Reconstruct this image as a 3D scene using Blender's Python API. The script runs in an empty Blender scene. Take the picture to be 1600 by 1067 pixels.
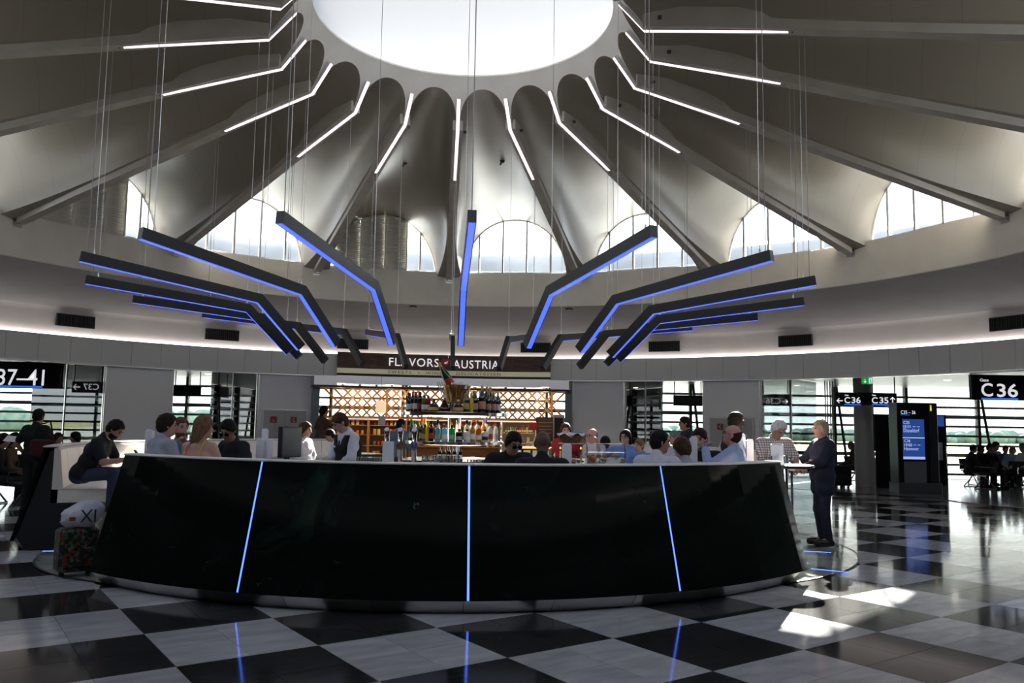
import bpy, math, random
import numpy as np
from mathutils import Matrix, Vector
random.seed(7)
SC = bpy.context.scene
COL = SC.collection
PI = math.pi
R_ = math.radians

# ------------------------------------------------------------------ camera, sky, sun, exposure
EYE = 1.68
FPX, PITCH, ROLL = 1281.5, 0.0997, 0.0159
_cp, _sp, _cr, _sr = math.cos(PITCH), math.sin(PITCH), math.cos(ROLL), math.sin(ROLL)
CF = Vector((0, _cp, _sp)); _u = Vector((0, -_sp, _cp)); _r = Vector((1, 0, 0))
CR = _r*_cr + _u*_sr
CU = -_r*_sr + _u*_cr
cam_data = bpy.data.cameras.new('camera')
cam_data.sensor_width = 36.0
cam_data.lens = FPX/1600*36.0
cam_data.clip_start = 0.05; cam_data.clip_end = 3000
cam = bpy.data.objects.new('camera', cam_data); COL.objects.link(cam)
cam.matrix_world = Matrix(((CR.x, CU.x, -CF.x, 0), (CR.y, CU.y, -CF.y, 0), (CR.z, CU.z, -CF.z, EYE), (0, 0, 0, 1)))
SC.camera = cam

world = bpy.data.worlds.new('sky'); SC.world = world
world.use_nodes = True
_nt = world.node_tree
for n in list(_nt.nodes): _nt.nodes.remove(n)
_o = _nt.nodes.new('ShaderNodeOutputWorld'); _b = _nt.nodes.new('ShaderNodeBackground')
_tc = _nt.nodes.new('ShaderNodeTexCoord'); _sx = _nt.nodes.new('ShaderNodeSeparateXYZ'); _rp = _nt.nodes.new('ShaderNodeValToRGB')
_nt.links.new(_tc.outputs['Generated'], _sx.inputs[0]); _nt.links.new(_sx.outputs['Z'], _rp.inputs[0])
_nt.links.new(_rp.outputs[0], _b.inputs[0]); _nt.links.new(_b.outputs[0], _o.inputs[0])
_rp.color_ramp.elements[0].position = 0.0; _rp.color_ramp.elements[0].color = (0.98, 0.99, 1.0, 1)
_rp.color_ramp.elements[1].position = 0.7; _rp.color_ramp.elements[1].color = (0.66, 0.80, 1.0, 1)
_b.inputs[1].default_value = 3.0

sun_d = bpy.data.lights.new('sun', 'SUN'); sun_d.energy = 42.0; sun_d.angle = R_(0.6); sun_d.color = (1.0, 0.93, 0.82)
sun = bpy.data.objects.new('sun', sun_d); COL.objects.link(sun)
_sd = Vector((-0.315, -0.95, -math.tan(R_(28.2)))).normalized()
sun.rotation_euler = _sd.to_track_quat('-Z', 'Y').to_euler()
sun.location = (20, 40, 30)

vs = SC.view_settings
vs.view_transform = 'Standard'; vs.look = 'None'; vs.gamma = 1.0; vs.use_curve_mapping = False
vs.exposure = 0.55

# ------------------------------------------------------------------ authoring helpers
CX, CY = -0.875, 12.83           # the axis the whole hall is laid out around
def ray(px, py):
    return CF + CR*((px-800)/FPX) - CU*((py-533.5)/FPX)
def onY(px, py, Y):
    d = ray(px, py); return Vector((0, 0, EYE)) + d*(Y/d.y)
def onZ(px, py, z):
    d = ray(px, py); return Vector((0, 0, EYE)) + d*((z-EYE)/d.z)
def onR(px, py, r):
    d = ray(px, py)
    a = d.x*d.x+d.y*d.y; b = -2*(d.x*CX+d.y*CY); c = CX*CX+CY*CY-r*r
    t = (-b+math.sqrt(b*b-4*a*c))/(2*a)
    return Vector((0, 0, EYE)) + d*t
def thR(px, py, r):
    p = onR(px, py, r); return math.degrees(math.atan2(p.x-CX, p.y-CY))
def pol(th, r, z=0.0):            # th in degrees, 0 = far side, + = right
    a = R_(th); return Vector((CX+r*math.sin(a), CY+r*math.cos(a), z))
def lpol(th, r, z=0.0):           # the same about a local axis
    a = R_(th); return Vector((r*math.sin(a), r*math.cos(a), z))

MATS = {}
def mat(name, color=(0.8, 0.8, 0.8), rough=0.5, metal=0.0, emit=None, es=0.0, spec=0.5, coat=0.0, trans=0.0, alpha=1.0, ior=1.45):
    if name in MATS: return MATS[name]
    m = bpy.data.materials.new(name); m.use_nodes = True
    b = m.node_tree.nodes['Principled BSDF']
    b.inputs['Base Color'].default_value = (*color, 1)
    b.inputs['Roughness'].default_value = rough
    b.inputs['Metallic'].default_value = metal
    b.inputs['Specular IOR Level'].default_value = spec
    b.inputs['IOR'].default_value = ior
    if coat: b.inputs['Coat Weight'].default_value = coat; b.inputs['Coat Roughness'].default_value = 0.05
    if trans: b.inputs['Transmission Weight'].default_value = trans
    if emit is not None:
        b.inputs['Emission Color'].default_value = (*emit, 1); b.inputs['Emission Strength'].default_value = es
    if alpha < 1: b.inputs['Alpha'].default_value = alpha
    MATS[name] = m
    return m
def nodes_of(m):
    return m.node_tree.nodes, m.node_tree.links, m.node_tree.nodes['Principled BSDF']
def noise_mat(name, c1, c2, scale=5.0, rough=0.5, detail=4.0, lo=0.35, hi=0.65, metal=0.0, bump=0.0, stretch=None, coat=0.0, rvar=0.0, spec=0.5):
    """two colours of one surface mixed by noise, optional per-object tint and fine relief"""
    if name in MATS: return MATS[name]
    m = mat(name, c1, rough, metal, coat=coat, spec=spec)
    N, L, b = nodes_of(m)
    tc = N.new('ShaderNodeTexCoord'); mp = N.new('ShaderNodeMapping'); ns = N.new('ShaderNodeTexNoise'); rp = N.new('ShaderNodeValToRGB')
    L.new(tc.outputs['Object'], mp.inputs[0]); L.new(mp.outputs[0], ns.inputs['Vector']); L.new(ns.outputs['Fac'], rp.inputs[0])
    if stretch: mp.inputs['Scale'].default_value = stretch
    ns.inputs['Scale'].default_value = scale; ns.inputs['Detail'].default_value = detail
    rp.color_ramp.elements[0].position = lo; rp.color_ramp.elements[0].color = (*c1, 1)
    rp.color_ramp.elements[1].position = hi; rp.color_ramp.elements[1].color = (*c2, 1)
    out = rp.outputs[0]
    oi = N.new('ShaderNodeObjectInfo')
    if rvar:
        hs = N.new('ShaderNodeHueSaturation'); ma = N.new('ShaderNodeMath'); ma.operation = 'MULTIPLY_ADD'
        ma.inputs[1].default_value = rvar*2; ma.inputs[2].default_value = 1-rvar
        L.new(oi.outputs['Random'], ma.inputs[0]); L.new(ma.outputs[0], hs.inputs['Value']); L.new(out, hs.inputs['Color']); out = hs.outputs[0]
        av = N.new('ShaderNodeVectorMath'); av.operation = 'ADD'
        sc = N.new('ShaderNodeVectorMath'); sc.operation = 'SCALE'; sc.inputs['Scale'].default_value = 37.0
        cb = N.new('ShaderNodeCombineXYZ'); L.new(oi.outputs['Random'], cb.inputs[0]); L.new(oi.outputs['Random'], cb.inputs[1])
        L.new(cb.outputs[0], sc.inputs[0]); L.new(mp.outputs[0], av.inputs[0]); L.new(sc.outputs[0], av.inputs[1]); L.new(av.outputs[0], ns.inputs['Vector'])
    L.new(out, b.inputs['Base Color'])
    if bump:
        bp = N.new('ShaderNodeBump'); bp.inputs['Strength'].default_value = bump; bp.inputs['Distance'].default_value = 0.01
        L.new(ns.outputs['Fac'], bp.inputs['Height']); L.new(bp.outputs[0], b.inputs['Normal'])
    return m
def glass_mat(name, tint=(0.9, 0.95, 0.95), refl=0.12, rough=0.0, fres=1.6):
    """thin pane: clear straight through, mirror-like by Fresnel"""
    if name in MATS: return MATS[name]
    m = bpy.data.materials.new(name); m.use_nodes = True
    N, L = m.node_tree.nodes, m.node_tree.links
    for n in list(N): N.remove(n)
    o = N.new('ShaderNodeOutputMaterial'); t = N.new('ShaderNodeBsdfTransparent'); g = N.new('ShaderNodeBsdfGlossy'); x = N.new('ShaderNodeMixShader'); fr = N.new('ShaderNodeFresnel'); mx = N.new('ShaderNodeMath')
    t.inputs[0].default_value = (*tint, 1); g.inputs['Roughness'].default_value = rough; fr.inputs[0].default_value = 1.5
    mx.operation = 'MULTIPLY_ADD'; mx.inputs[1].default_value = fres; mx.inputs[2].default_value = refl
    L.new(fr.outputs[0], mx.inputs[0]); L.new(mx.outputs[0], x.inputs[0]); L.new(t.outputs[0], x.inputs[1]); L.new(g.outputs[0], x.inputs[2]); L.new(x.outputs[0], o.inputs[0])
    MATS[name] = m
    return m

class MB:
    """collects shapes into one mesh"""
    def __init__(s): s.v = []; s.f = []
    def add(s, vs, fs):
        k = len(s.v); s.v += [tuple(v) for v in vs]; s.f += [tuple(i+k for i in f) for f in fs]; return s
    def box(s, lo, hi, M=None):
        x0, y0, z0 = lo; x1, y1, z1 = hi
        vs = [Vector(p) for p in ((x0,y0,z0),(x1,y0,z0),(x1,y1,z0),(x0,y1,z0),(x0,y0,z1),(x1,y0,z1),(x1,y1,z1),(x0,y1,z1))]
        if M is not None: vs = [M @ v for v in vs]
        return s.add(vs, ((3,2,1,0),(4,5,6,7),(0,1,5,4),(1,2,6,5),(2,3,7,6),(3,0,4,7)))
    def cbox(s, lo, hi, b=0.01, M=None):
        """box with chamfered vertical and top edges"""
        x0, y0, z0 = lo; x1, y1, z1 = hi
        def ringp(i, z): return [(x0+b,y0+i,z),(x1-b,y0+i,z),(x1-i,y0+b,z),(x1-i,y1-b,z),(x1-b,y1-i,z),(x0+b,y1-i,z),(x0+i,y1-b,z),(x0+i,y0+b,z)]
        def ringin(z): return [(x0+2*b,y0+b,z),(x1-2*b,y0+b,z),(x1-b,y0+2*b,z),(x1-b,y1-2*b,z),(x1-2*b,y1-b,z),(x0+2*b,y1-b,z),(x0+b,y1-2*b,z),(x0+b,y0+2*b,z)]
        rs = [ringin(z0), ringp(0, z0+b), ringp(0, z1-b), ringin(z1)]
        vs = [Vector(p) for r in rs for p in r]
        if M is not None: vs = [M @ v for v in vs]
        fs = [tuple(range(7,-1,-1)), tuple(range(24,32))]
        for k in range(3):
            for i in range(8): fs.append((k*8+i, k*8+(i+1)%8, (k+1)*8+(i+1)%8, (k+1)*8+i))
        return s.add(vs, fs)
    def tube(s, pts, r, n=8, caps=True, r2=None):
        pts = [Vector(p) for p in pts]; m = len(pts); vs = []; fs = []
        prev = None
        for i, p in enumerate(pts):
            d = (pts[min(i+1, m-1)]-pts[max(i-1, 0)]).normalized()
            if prev is None:
                a = Vector((0, 0, 1)) if abs(d.z) < 0.9 else Vector((1, 0, 0)); u = d.cross(a).normalized()
            else:
                u = (prev - d*prev.dot(d)).normalized()
            prev = u; w = d.cross(u)
            rr = r if r2 is None else r+(r2-r)*i/max(1, m-1)
            if isinstance(r, (list, tuple)): rr = r[i]
            for k in range(n):
                a = 2*PI*k/n; vs.append(p+u*(rr*math.cos(a))+w*(rr*math.sin(a)))
        for i in range(m-1):
            for k in range(n): fs.append((i*n+k, i*n+(k+1)%n, (i+1)*n+(k+1)%n, (i+1)*n+k))
        if caps: fs += [tuple(range(n-1, -1, -1)), tuple(range((m-1)*n, m*n))]
        return s.add(vs, fs)
    def lathe(s, prof, n=16, th0=0.0, th1=360.0, c=(0, 0, 0), close=False, capends=False):
        """prof: (r, z) pairs turned about z; angles in degrees, 0 = +y, + towards +x"""
        full = abs(th1-th0) >= 359.99; cols = n if full else n+1; m = len(prof); vs = []; fs = []
        for i in range(cols):
            a = R_(th0+(th1-th0)*i/n)
            for r, z in prof: vs.append((c[0]+r*math.sin(a), c[1]+r*math.cos(a), c[2]+z))
        mm = m if close else m-1
        for i in range(n):
            j = (i+1) % cols
            for k in range(mm):
                k2 = (k+1) % m; fs.append((i*m+k, j*m+k, j*m+k2, i*m+k2))
        if capends and not full: fs += [tuple(range(m)), tuple(range((cols-1)*m+m-1, (cols-1)*m-1, -1))]
        return s.add(vs, fs)
    def prism(s, poly, d0, d1, M=None):
        """polygon (x, z) extruded along y"""
        n = len(poly)
        vs = [Vector((x, d0, z)) for x, z in poly]+[Vector((x, d1, z)) for x, z in poly]
        if M is not None: vs = [M @ v for v in vs]
        fs = [tuple(range(n)), tuple(range(2*n-1, n-1, -1))]+[(i, n+i, n+(i+1) % n, (i+1) % n) for i in range(n)]
        return s.add(vs, fs)
    def sphere(s, c, r, n=12, m=8):
        rx, ry, rz = (r, r, r) if not isinstance(r, (tuple, list)) else r
        vs = [(c[0], c[1], c[2]-rz)]; fs = []
        for j in range(1, m):
            a = -PI/2+PI*j/m
            for i in range(n):
                b = 2*PI*i/n; vs.append((c[0]+rx*math.cos(a)*math.cos(b), c[1]+ry*math.cos(a)*math.sin(b), c[2]+rz*math.sin(a)))
        vs.append((c[0], c[1], c[2]+rz)); t = len(vs)-1
        for i in range(n):
            fs.append((0, 1+(i+1) % n, 1+i)); fs.append((t, 1+(m-2)*n+i, 1+(m-2)*n+(i+1) % n))
            for j in range(m-2): fs.append((1+j*n+i, 1+j*n+(i+1) % n, 1+(j+1)*n+(i+1) % n, 1+(j+1)*n+i))
        return s.add(vs, fs)
    def mesh(s, name, m=None, smooth=False):
        me = bpy.data.meshes.new(name); me.from_pydata(s.v, [], s.f); me.update()
        if m is not None: me.materials.append(m)
        if smooth:
            me.polygons.foreach_set('use_smooth', [True]*len(me.polygons))
            try: me.set_sharp_from_angle(angle=R_(38))
            except Exception: pass
        return me
    def build(s, name, m=None, parent=None, smooth=False, loc=None, rz=None):
        o = bpy.data.objects.new(name, s.mesh(name, m, smooth)); COL.objects.link(o)
        if parent is not None: o.parent = parent
        if loc is not None: o.location = loc
        if rz is not None: o.rotation_euler.z = rz
        return o

def inst(name, me, parent=None, loc=(0, 0, 0), rz=0.0, scale=None, m=None):
    """another object on shared mesh data"""
    o = bpy.data.objects.new(name, me); COL.objects.link(o)
    if parent is not None: o.parent = parent
    o.location = loc; o.rotation_euler = (0, 0, rz) if not isinstance(rz, tuple) else rz
    if scale is not None: o.scale = scale
    if m is not None:
        o.material_slots[0].link = 'OBJECT'; o.material_slots[0].material = m
    return o
def tag(o, label=None, cat=None, group=None, kind=None):
    if label: o['label'] = label
    if cat: o['category'] = cat
    if group: o['group'] = group
    if kind: o['kind'] = kind
    return o
def empty(name, loc=(0, 0, 0), rz=0.0, parent=None):
    o = bpy.data.objects.new(name, None); COL.objects.link(o)
    o.empty_display_size = 0.1
    o.location = loc; o.rotation_euler = (0, 0, rz)
    if parent is not None: o.parent = parent
    return o
def struct(o): o['kind'] = 'structure'; return o
def copy_tree(o, parent=None):
    c = o.copy(); COL.objects.link(c); c.parent = parent
    for ch in o.children: copy_tree(ch, c)
    return c
ORD = ['first', 'second', 'third', 'fourth', 'fifth', 'sixth', 'seventh', 'eighth', 'ninth', 'tenth', 'eleventh', 'twelfth', 'thirteenth', 'fourteenth', 'fifteenth', 'sixteenth', 'seventeenth', 'eighteenth', 'nineteenth', 'twentieth']
def nth(i): return ORD[i] if i < 20 else ('%d%s' % (i+1, {1: 'st', 2: 'nd', 3: 'rd'}.get((i+1) % 10, 'th')))
def text_mesh(name, s, size, m, parent=None, loc=(0, 0, 0), rot=(PI/2, 0, 0), depth=0.004, align='LEFT', sx=1.0, space=1.0, mirror=False, bold=0.0):
    cu = bpy.data.curves.new(name, 'FONT'); cu.body = s; cu.size = size; cu.extrude = depth; cu.align_x = align; cu.align_y = 'BOTTOM_BASELINE'; cu.space_character = space; cu.offset = bold; cu.resolution_u = 3
    t = bpy.data.objects.new(name+'_curve', cu); COL.objects.link(t)
    me = bpy.data.meshes.new_from_object(t)
    bpy.data.objects.remove(t); bpy.data.curves.remove(cu)
    me.materials.clear(); me.materials.append(m); me.name = name
    o = bpy.data.objects.new(name, me); COL.objects.link(o)
    o.location = loc; o.rotation_euler = rot; o.scale = ((-sx if mirror else sx), 1, 1)
    if parent is not None: o.parent = parent
    return o

# ------------------------------------------------------------------ materials of the hall
M_PLASTER = noise_mat('white_plaster', (0.84, 0.82, 0.78), (0.90, 0.88, 0.84), 2.0, 0.55)
M_WHITE = mat('white_paint', (0.82, 0.82, 0.80), 0.45)
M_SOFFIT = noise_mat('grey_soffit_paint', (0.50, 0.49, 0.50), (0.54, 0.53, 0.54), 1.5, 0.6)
M_COVE = noise_mat('cove_paint', (0.74, 0.70, 0.68), (0.78, 0.74, 0.72), 1.5, 0.5)
M_PANEL = mat('grey_back_painted_glass', (0.80, 0.83, 0.86), 0.09, spec=0.5)
M_FASCIA = mat('fascia_grey_glass', (0.68, 0.70, 0.71), 0.16)
M_STEEL = mat('brushed_steel', (0.62, 0.61, 0.60), 0.28, 1.0)
M_CHROME = mat('polished_steel', (0.75, 0.74, 0.72), 0.09, 1.0)
M_BLACK = mat('black_lacquer', (0.012, 0.012, 0.014), 0.35)
M_DARK = mat('dark_grey_metal', (0.045, 0.045, 0.05), 0.4)
M_BLKMATT = mat('matt_black', (0.010, 0.010, 0.011), 0.7)
M_TEAL = mat('blue_grey_pilaster', (0.16, 0.20, 0.22), 0.35)
M_GLASS = glass_mat('clear_pane', (0.93, 0.97, 0.97), 0.03)
M_GLASSD = glass_mat('reflective_pane', (0.50, 0.55, 0.55), 0.30)
M_GLASSF = glass_mat('fin_pane', (0.62, 0.66, 0.66), 0.05, fres=0.35)
M_GLASSK = glass_mat('dark_fin_pane', (0.13, 0.15, 0.15), 0.07, fres=0.4)
M_LEATHER = noise_mat('cream_leather', (0.70, 0.64, 0.58), (0.76, 0.70, 0.64), 6.0, 0.4, bump=0.03)
M_LEDW = mat('white_strip_light', (1, 1, 1), 0.5, emit=(1.0, 0.84, 0.89), es=1.3)
M_COVELED = mat('cove_strip_light', (1, 1, 1), 0.5, emit=(1.0, 0.93, 0.88), es=3.2)
M_LEDB = mat('blue_strip_light', (0.05, 0.08, 0.9), 0.4, emit=(0.060, 0.115, 1.0), es=1.25)
M_BLUELINE = mat('blue_joint_light', (0.05, 0.08, 0.9), 0.4, emit=(0.09, 0.19, 1.0), es=1.9)
M_PAPER = mat('white_card', (0.80, 0.80, 0.84), 0.5)
M_WHITETXT = mat('white_lettering', (0.85, 0.85, 0.87), 0.5, emit=(0.85, 0.85, 0.9), es=0.55)
M_BLUETXT = mat('blue_underline', (0.02, 0.12, 0.75), 0.4, emit=(0.02, 0.14, 0.8), es=0.7)

M_TILE_L = noise_mat('pale_granite', (0.44, 0.44, 0.46), (0.60, 0.60, 0.62), 2.2, 0.085, detail=8, lo=0.35, hi=0.68, stretch=(1, 3.2, 1), rvar=0.10)
M_TILE_D = noise_mat('black_granite', (0.020, 0.019, 0.020), (0.042, 0.040, 0.041), 3.0, 0.085, detail=8, lo=0.3, hi=0.7, stretch=(1, 5, 1), rvar=0.25)
for _m in (M_TILE_L, M_TILE_D):
    N, L, b = nodes_of(_m)
    ns = N.new('ShaderNodeTexNoise'); ns.inputs['Scale'].default_value = 160; ns.inputs['Detail'].default_value = 2
    tc = N.new('ShaderNodeTexCoord'); L.new(tc.outputs['Object'], ns.inputs['Vector'])
    mx = N.new('ShaderNodeMix'); mx.data_type = 'RGBA'; mx.blend_type = 'OVERLAY'; mx.inputs[0].default_value = 0.35
    src = b.inputs['Base Color'].links[0].from_socket
    L.new(src, mx.inputs[6]); L.new(ns.outputs['Fac'], mx.inputs[7]); L.new(mx.outputs[2], b.inputs['Base Color'])

# ------------------------------------------------------------------ floor: chequer of granite slabs, 2 x 2 to a square
FA, FS, FO = 0.614, 1.0195, Vector((0.2507, 7.5337, 0))
HS = FS/2
FI = Vector((math.cos(FA), math.sin(FA), 0)); FJ = Vector((math.sin(FA), -math.cos(FA), 0))
def slab_mesh(m):
    b = MB(); g = 0.0022; e = HS/2-g
    b.box((-e, -e, -0.012), (e, e, 0.0)); b.f = [f for f in b.f if f != (3, 2, 1, 0)]
    return b.mesh('slab', m)
sl_l, sl_d = slab_mesh(M_TILE_L), slab_mesh(M_TILE_D)
floor = MB().box((-40, -8, -0.30), (40, 34, -0.008)).build('floor', mat('grout', (0.10, 0.10, 0.10), 0.7)); struct(floor)
cand = []; rest_l, rest_d = MB(), MB()
for m in range(-60, 60):
    for n in range(-60, 60):
        c = FO + FI*((m+.5)*HS) + FJ*((n+.5)*HS)
        rc = math.hypot(c.x-CX, c.y-CY)
        if rc > 13.45 or rc < 4.9 or c.y < -1.5: continue
        light = (m//2+n//2) % 2 == 0
        d = c-Vector((0, 0, EYE)); z = d.dot(CF); vis = False
        if z > 2.5:
            px = 800+FPX*d.dot(CR)/z; py = 533.5-FPX*d.dot(CU)/z
            vis = -70 < px < 1670 and py < 1130 and not (180 < px < 1225 and py < 915)
        cand.append((d.length if vis else 1e9+d.length, c, light))
cand.sort(key=lambda t: t[0])
for k, (q, c, light) in enumerate(cand):
    if k < 300 and q < 1e9:
        inst('slab', sl_l if light else sl_d, floor, c, FA)
    else:
        e = HS/2-0.0022
        vs = [c+FI*(sx*e)+FJ*(sy*e) for sx, sy in ((-1, 1), (1, 1), (1, -1), (-1, -1))]
        (rest_l if light else rest_d).add(vs, ((0, 1, 2, 3),))
tag(rest_l.build('pale_slab_field', M_TILE_L, floor), kind='stuff'); tag(rest_d.build('dark_slab_field', M_TILE_D, floor), kind='stuff')
M_OUTER = noise_mat('grey_polished_stone', (0.30, 0.31, 0.33), (0.38, 0.39, 0.41), 1.2, 0.12, detail=6)
b = MB().lathe([(13.45, 0.0), (36, 0.0)], 72); b.f = [f[::-1] for f in b.f]
of = b.build('floor_outer', M_OUTER, None, loc=(CX, CY, 0.0)); struct(of)
b = MB().lathe([(13.40, 0.0015), (13.48, 0.0015)], 96); b.f = [f[::-1] for f in b.f]
struct(b.build('floor_joint', mat('dark_joint', (0.05, 0.05, 0.05), 0.4), None, loc=(CX, CY, 0)))
M_DISC = noise_mat('grey_green_marble', (0.22, 0.25, 0.22), (0.42, 0.44, 0.40), 2.0, 0.07, detail=8)
def disc_r(ph):                 # near-side bearing in degrees: the disc swells in the gaps between the benches
    def bump(p, a, c, h): return h*math.sin(PI*(p-a)/(c-a)) if a < p < c else 0.0
    return 5.37+bump(ph, 46, 100, 0.40)+bump(ph, -66, -37, 0.22)
b = MB(); vs = [(0, 0, 0.010)]; NN = 180
for i in range(NN):
    ph = -180+360*i/NN; r = disc_r(ph); vs.append((r*math.sin(R_(ph)), -r*math.cos(R_(ph)), 0.010))
b.add(vs, [(0, 1+i, 1+(i+1) % NN) for i in range(NN)])
disc = b.build('floor_bar_disc', M_DISC, None, loc=(CX, CY, 0)); struct(disc)
b = MB(); vs = []
for i in range(NN):
    ph = -180+360*i/NN; r = disc_r(ph)
    for q in (r-0.004, r+0.022): vs.append((q*math.sin(R_(ph)), -q*math.cos(R_(ph)), 0.0115))
b.add(vs, [(2*i, 2*i+1, (2*i+3) % (2*NN), (2*i+2) % (2*NN)) for i in range(NN)])
b.build('edge_joint', mat('dark_joint'), disc)

# ------------------------------------------------------------------ dome of vaults, ribs, collar, skylight, drum
RA0 = -5.2                       # bearing of the rib in the middle of the picture; ribs every 20 degrees
TAN10 = math.tan(R_(10))
KR, KZ, TR, TZ, FRr, FZ = 3.03, 7.50, 2.43, 8.34, 10.85, 5.77
def rib_z(r): return KZ+(FZ-KZ)*(r-KR)/(FRr-KR)
def lerp(a, b, t): return a+(b-a)*t
def v_par(rho):
    t = max(0.0, min(1.0, (rho-KR)/(10.95-KR)))
    zs = rib_z(max(rho, KR)) + 0.14*min(1, t*8)
    zc = lerp(KZ+0.84*0.76, 7.66, t)
    hw = max(rho, KR)*TAN10 - (lerp(0.045, 0.13, min(1, t*3)) + 0.27*max(0, (t-0.62)/0.38)**2)
    return zs, zc-zs, hw
M_VAULT = mat('vault_plaster', (0.72, 0.70, 0.65), 0.30)
N, L, b = nodes_of(M_VAULT)
tc = N.new('ShaderNodeTexCoord'); sp = N.new('ShaderNodeSeparateXYZ'); L.new(tc.outputs['Object'], sp.inputs[0])
mo = N.new('ShaderNodeMath'); mo.operation = 'FRACT'; dv = N.new('ShaderNodeMath'); dv.operation = 'DIVIDE'; dv.inputs[1].default_value = 0.78
L.new(sp.outputs['Y'], dv.inputs[0]); L.new(dv.outputs[0], mo.inputs[0])
lt = N.new('ShaderNodeMath'); lt.operation = 'LESS_THAN'; lt.inputs[1].default_value = 0.022; L.new(mo.outputs[0], lt.inputs[0])
mx = N.new('ShaderNodeMix'); mx.data_type = 'RGBA'; mx.inputs[6].default_value = (0.31, 0.275, 0.23, 1); mx.inputs[7].default_value = (0.27, 0.24, 0.21, 1)
L.new(lt.outputs[0], mx.inputs[0]); L.new(mx.outputs[2], b.inputs['Base Color'])

ceiling = struct(empty('ceiling', (CX, CY, 0)))
# one vault (gore along +y)
NA, NR = 28, 26
b = MB(); vs = []; fs = []
for i in range(NA+1):
    al = PI*i/NA
    s = 0.76*math.sin(al); r0 = KR-0.6*s
    for j in range(NR+1):
        rho = lerp(r0, 10.98, j/NR)
        zs, H, hw = v_par(rho)
        ex = 0.92
        vs.append((-hw*math.copysign(abs(math.cos(al))**ex, math.cos(al)), rho, zs+H*math.sin(al)**1.0))
for i in range(NA):
    for j in range(NR):
        a = i*(NR+1)+j; fs.append((a, a+1, a+NR+2, a+NR+1))
b.add(vs, fs)
vault_me = b.mesh('vault', M_VAULT, True)
# flanges between the vault and the rib lines
b = MB()
for sgn in (-1, 1):
    vs = []; fs = []
    for j in range(NR+1):
        rho = lerp(KR, 10.98, j/NR); zs, H, hw = v_par(rho)
        dz = 0.06*max(0.0, min(1, (j-3)/8)); vs += [(sgn*hw, rho, zs), (sgn*(rho*TAN10-0.08), rho, zs-dz), (sgn*(rho*TAN10+0.01), rho, zs-dz)]
    for j in range(NR): fs += [(3*j, 3*j+1, 3*j+4, 3*j+3), (3*j+1, 3*j+2, 3*j+5, 3*j+4)]
    b.add(vs, fs)
flange_me = b.mesh('flange', M_VAULT, True)
# collar piece: cone between arch mouth and skylight rim
b = MB(); vs = []; fs = []; NT = 7; cols = []
def cone(x, s):                  # x lateral at the kink scale, s up the cone
    r = KR-0.6*s
    return r
for side in range(0, NA+3):
    if side == 0: ang = -10.0; s0 = -0.02
    elif side == NA+2: ang = 10.0; s0 = -0.02
    else:
        al = PI*(side-1)/NA; zs, H, hw = v_par(KR); s0 = 0.76*math.sin(al)
        x = -hw*math.copysign(abs(math.cos(al))**0.92, math.cos(al)); ang = math.degrees(math.atan2(x, KR-0.6*s0))
    angt = 10*max(-1, min(1, ang/9.6))
    for j in range(NT+1):
        t = j/NT; s = lerp(s0, 1.0, t); a = lerp(ang, angt, t)
        rr = (KR-0.6*s)/ (math.cos(R_(ang)) if False else 1.0)
        # keep the arch edge on the vault: radial distance along the gore is y
        y = (KR-0.6*s); r = lerp(y/math.cos(R_(a)), y, t)
        vs.append((r*math.sin(R_(a)), r*math.cos(R_(a)), KZ+0.84*s))
for i in range(NA+2):
    for j in range(NT):
        a = i*(NT+1)+j; fs.append((a, a+NT+1, a+NT+2, a+1))
b.add(vs, fs)
collar_me = b.mesh('collar', M_PLASTER, True)
# rib
b = MB(); w = 0.10
pts = [(KR-0.02, KZ), (FRr-0.12, rib_z(FRr-0.12))]
def rib_ring(r, z, up): return [(-w, r, z), (w, r, z), (w, r, z+up), (-w, r, z+up)]
vs = rib_ring(KR, KZ-0.02, 0.2)+rib_ring(3.6, rib_z(3.6), 0.3)+rib_ring(FRr-0.12, rib_z(FRr-0.12), 0.34)
fs = [(3, 2, 1, 0), (8, 9, 10, 11)]
for k in (0, 4):
    for i in range(4): fs.append((k+i, k+(i+1) % 4, k+4+(i+1) % 4, k+4+i))
b.add(vs, fs)
rib_me = b.mesh('rib', noise_mat('rib_paint', (0.46, 0.43, 0.39), (0.52, 0.49, 0.45), 3, 0.5))
b = MB(); b.box((-0.045, FRr-0.13, rib_z(FRr)+0.0), (0.045, FRr-0.02, rib_z(FRr)+0.07)); b.tube([(-0.08, FRr-0.05, rib_z(FRr)+0.03), (0.08, FRr-0.05, rib_z(FRr)+0.03)], 0.035, 10)
b.box((-0.10, FRr-0.02, rib_z(FRr)-0.05), (0.10, FRr+0.05, rib_z(FRr)+0.13))
pin_me = b.mesh('pin_joint', M_STEEL)
for k in range(18):
    g = R_(-(RA0+10+20*k))
    inst('vault', vault_me, ceiling, rz=g); inst('flange', flange_me, ceiling, rz=g); inst('collar_segment', collar_me, ceiling, rz=g)
    ro = inst('rib', rib_me, ceiling, rz=R_(-(RA0+20*k)))
    inst('pin_joint', pin_me, ro)
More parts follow.
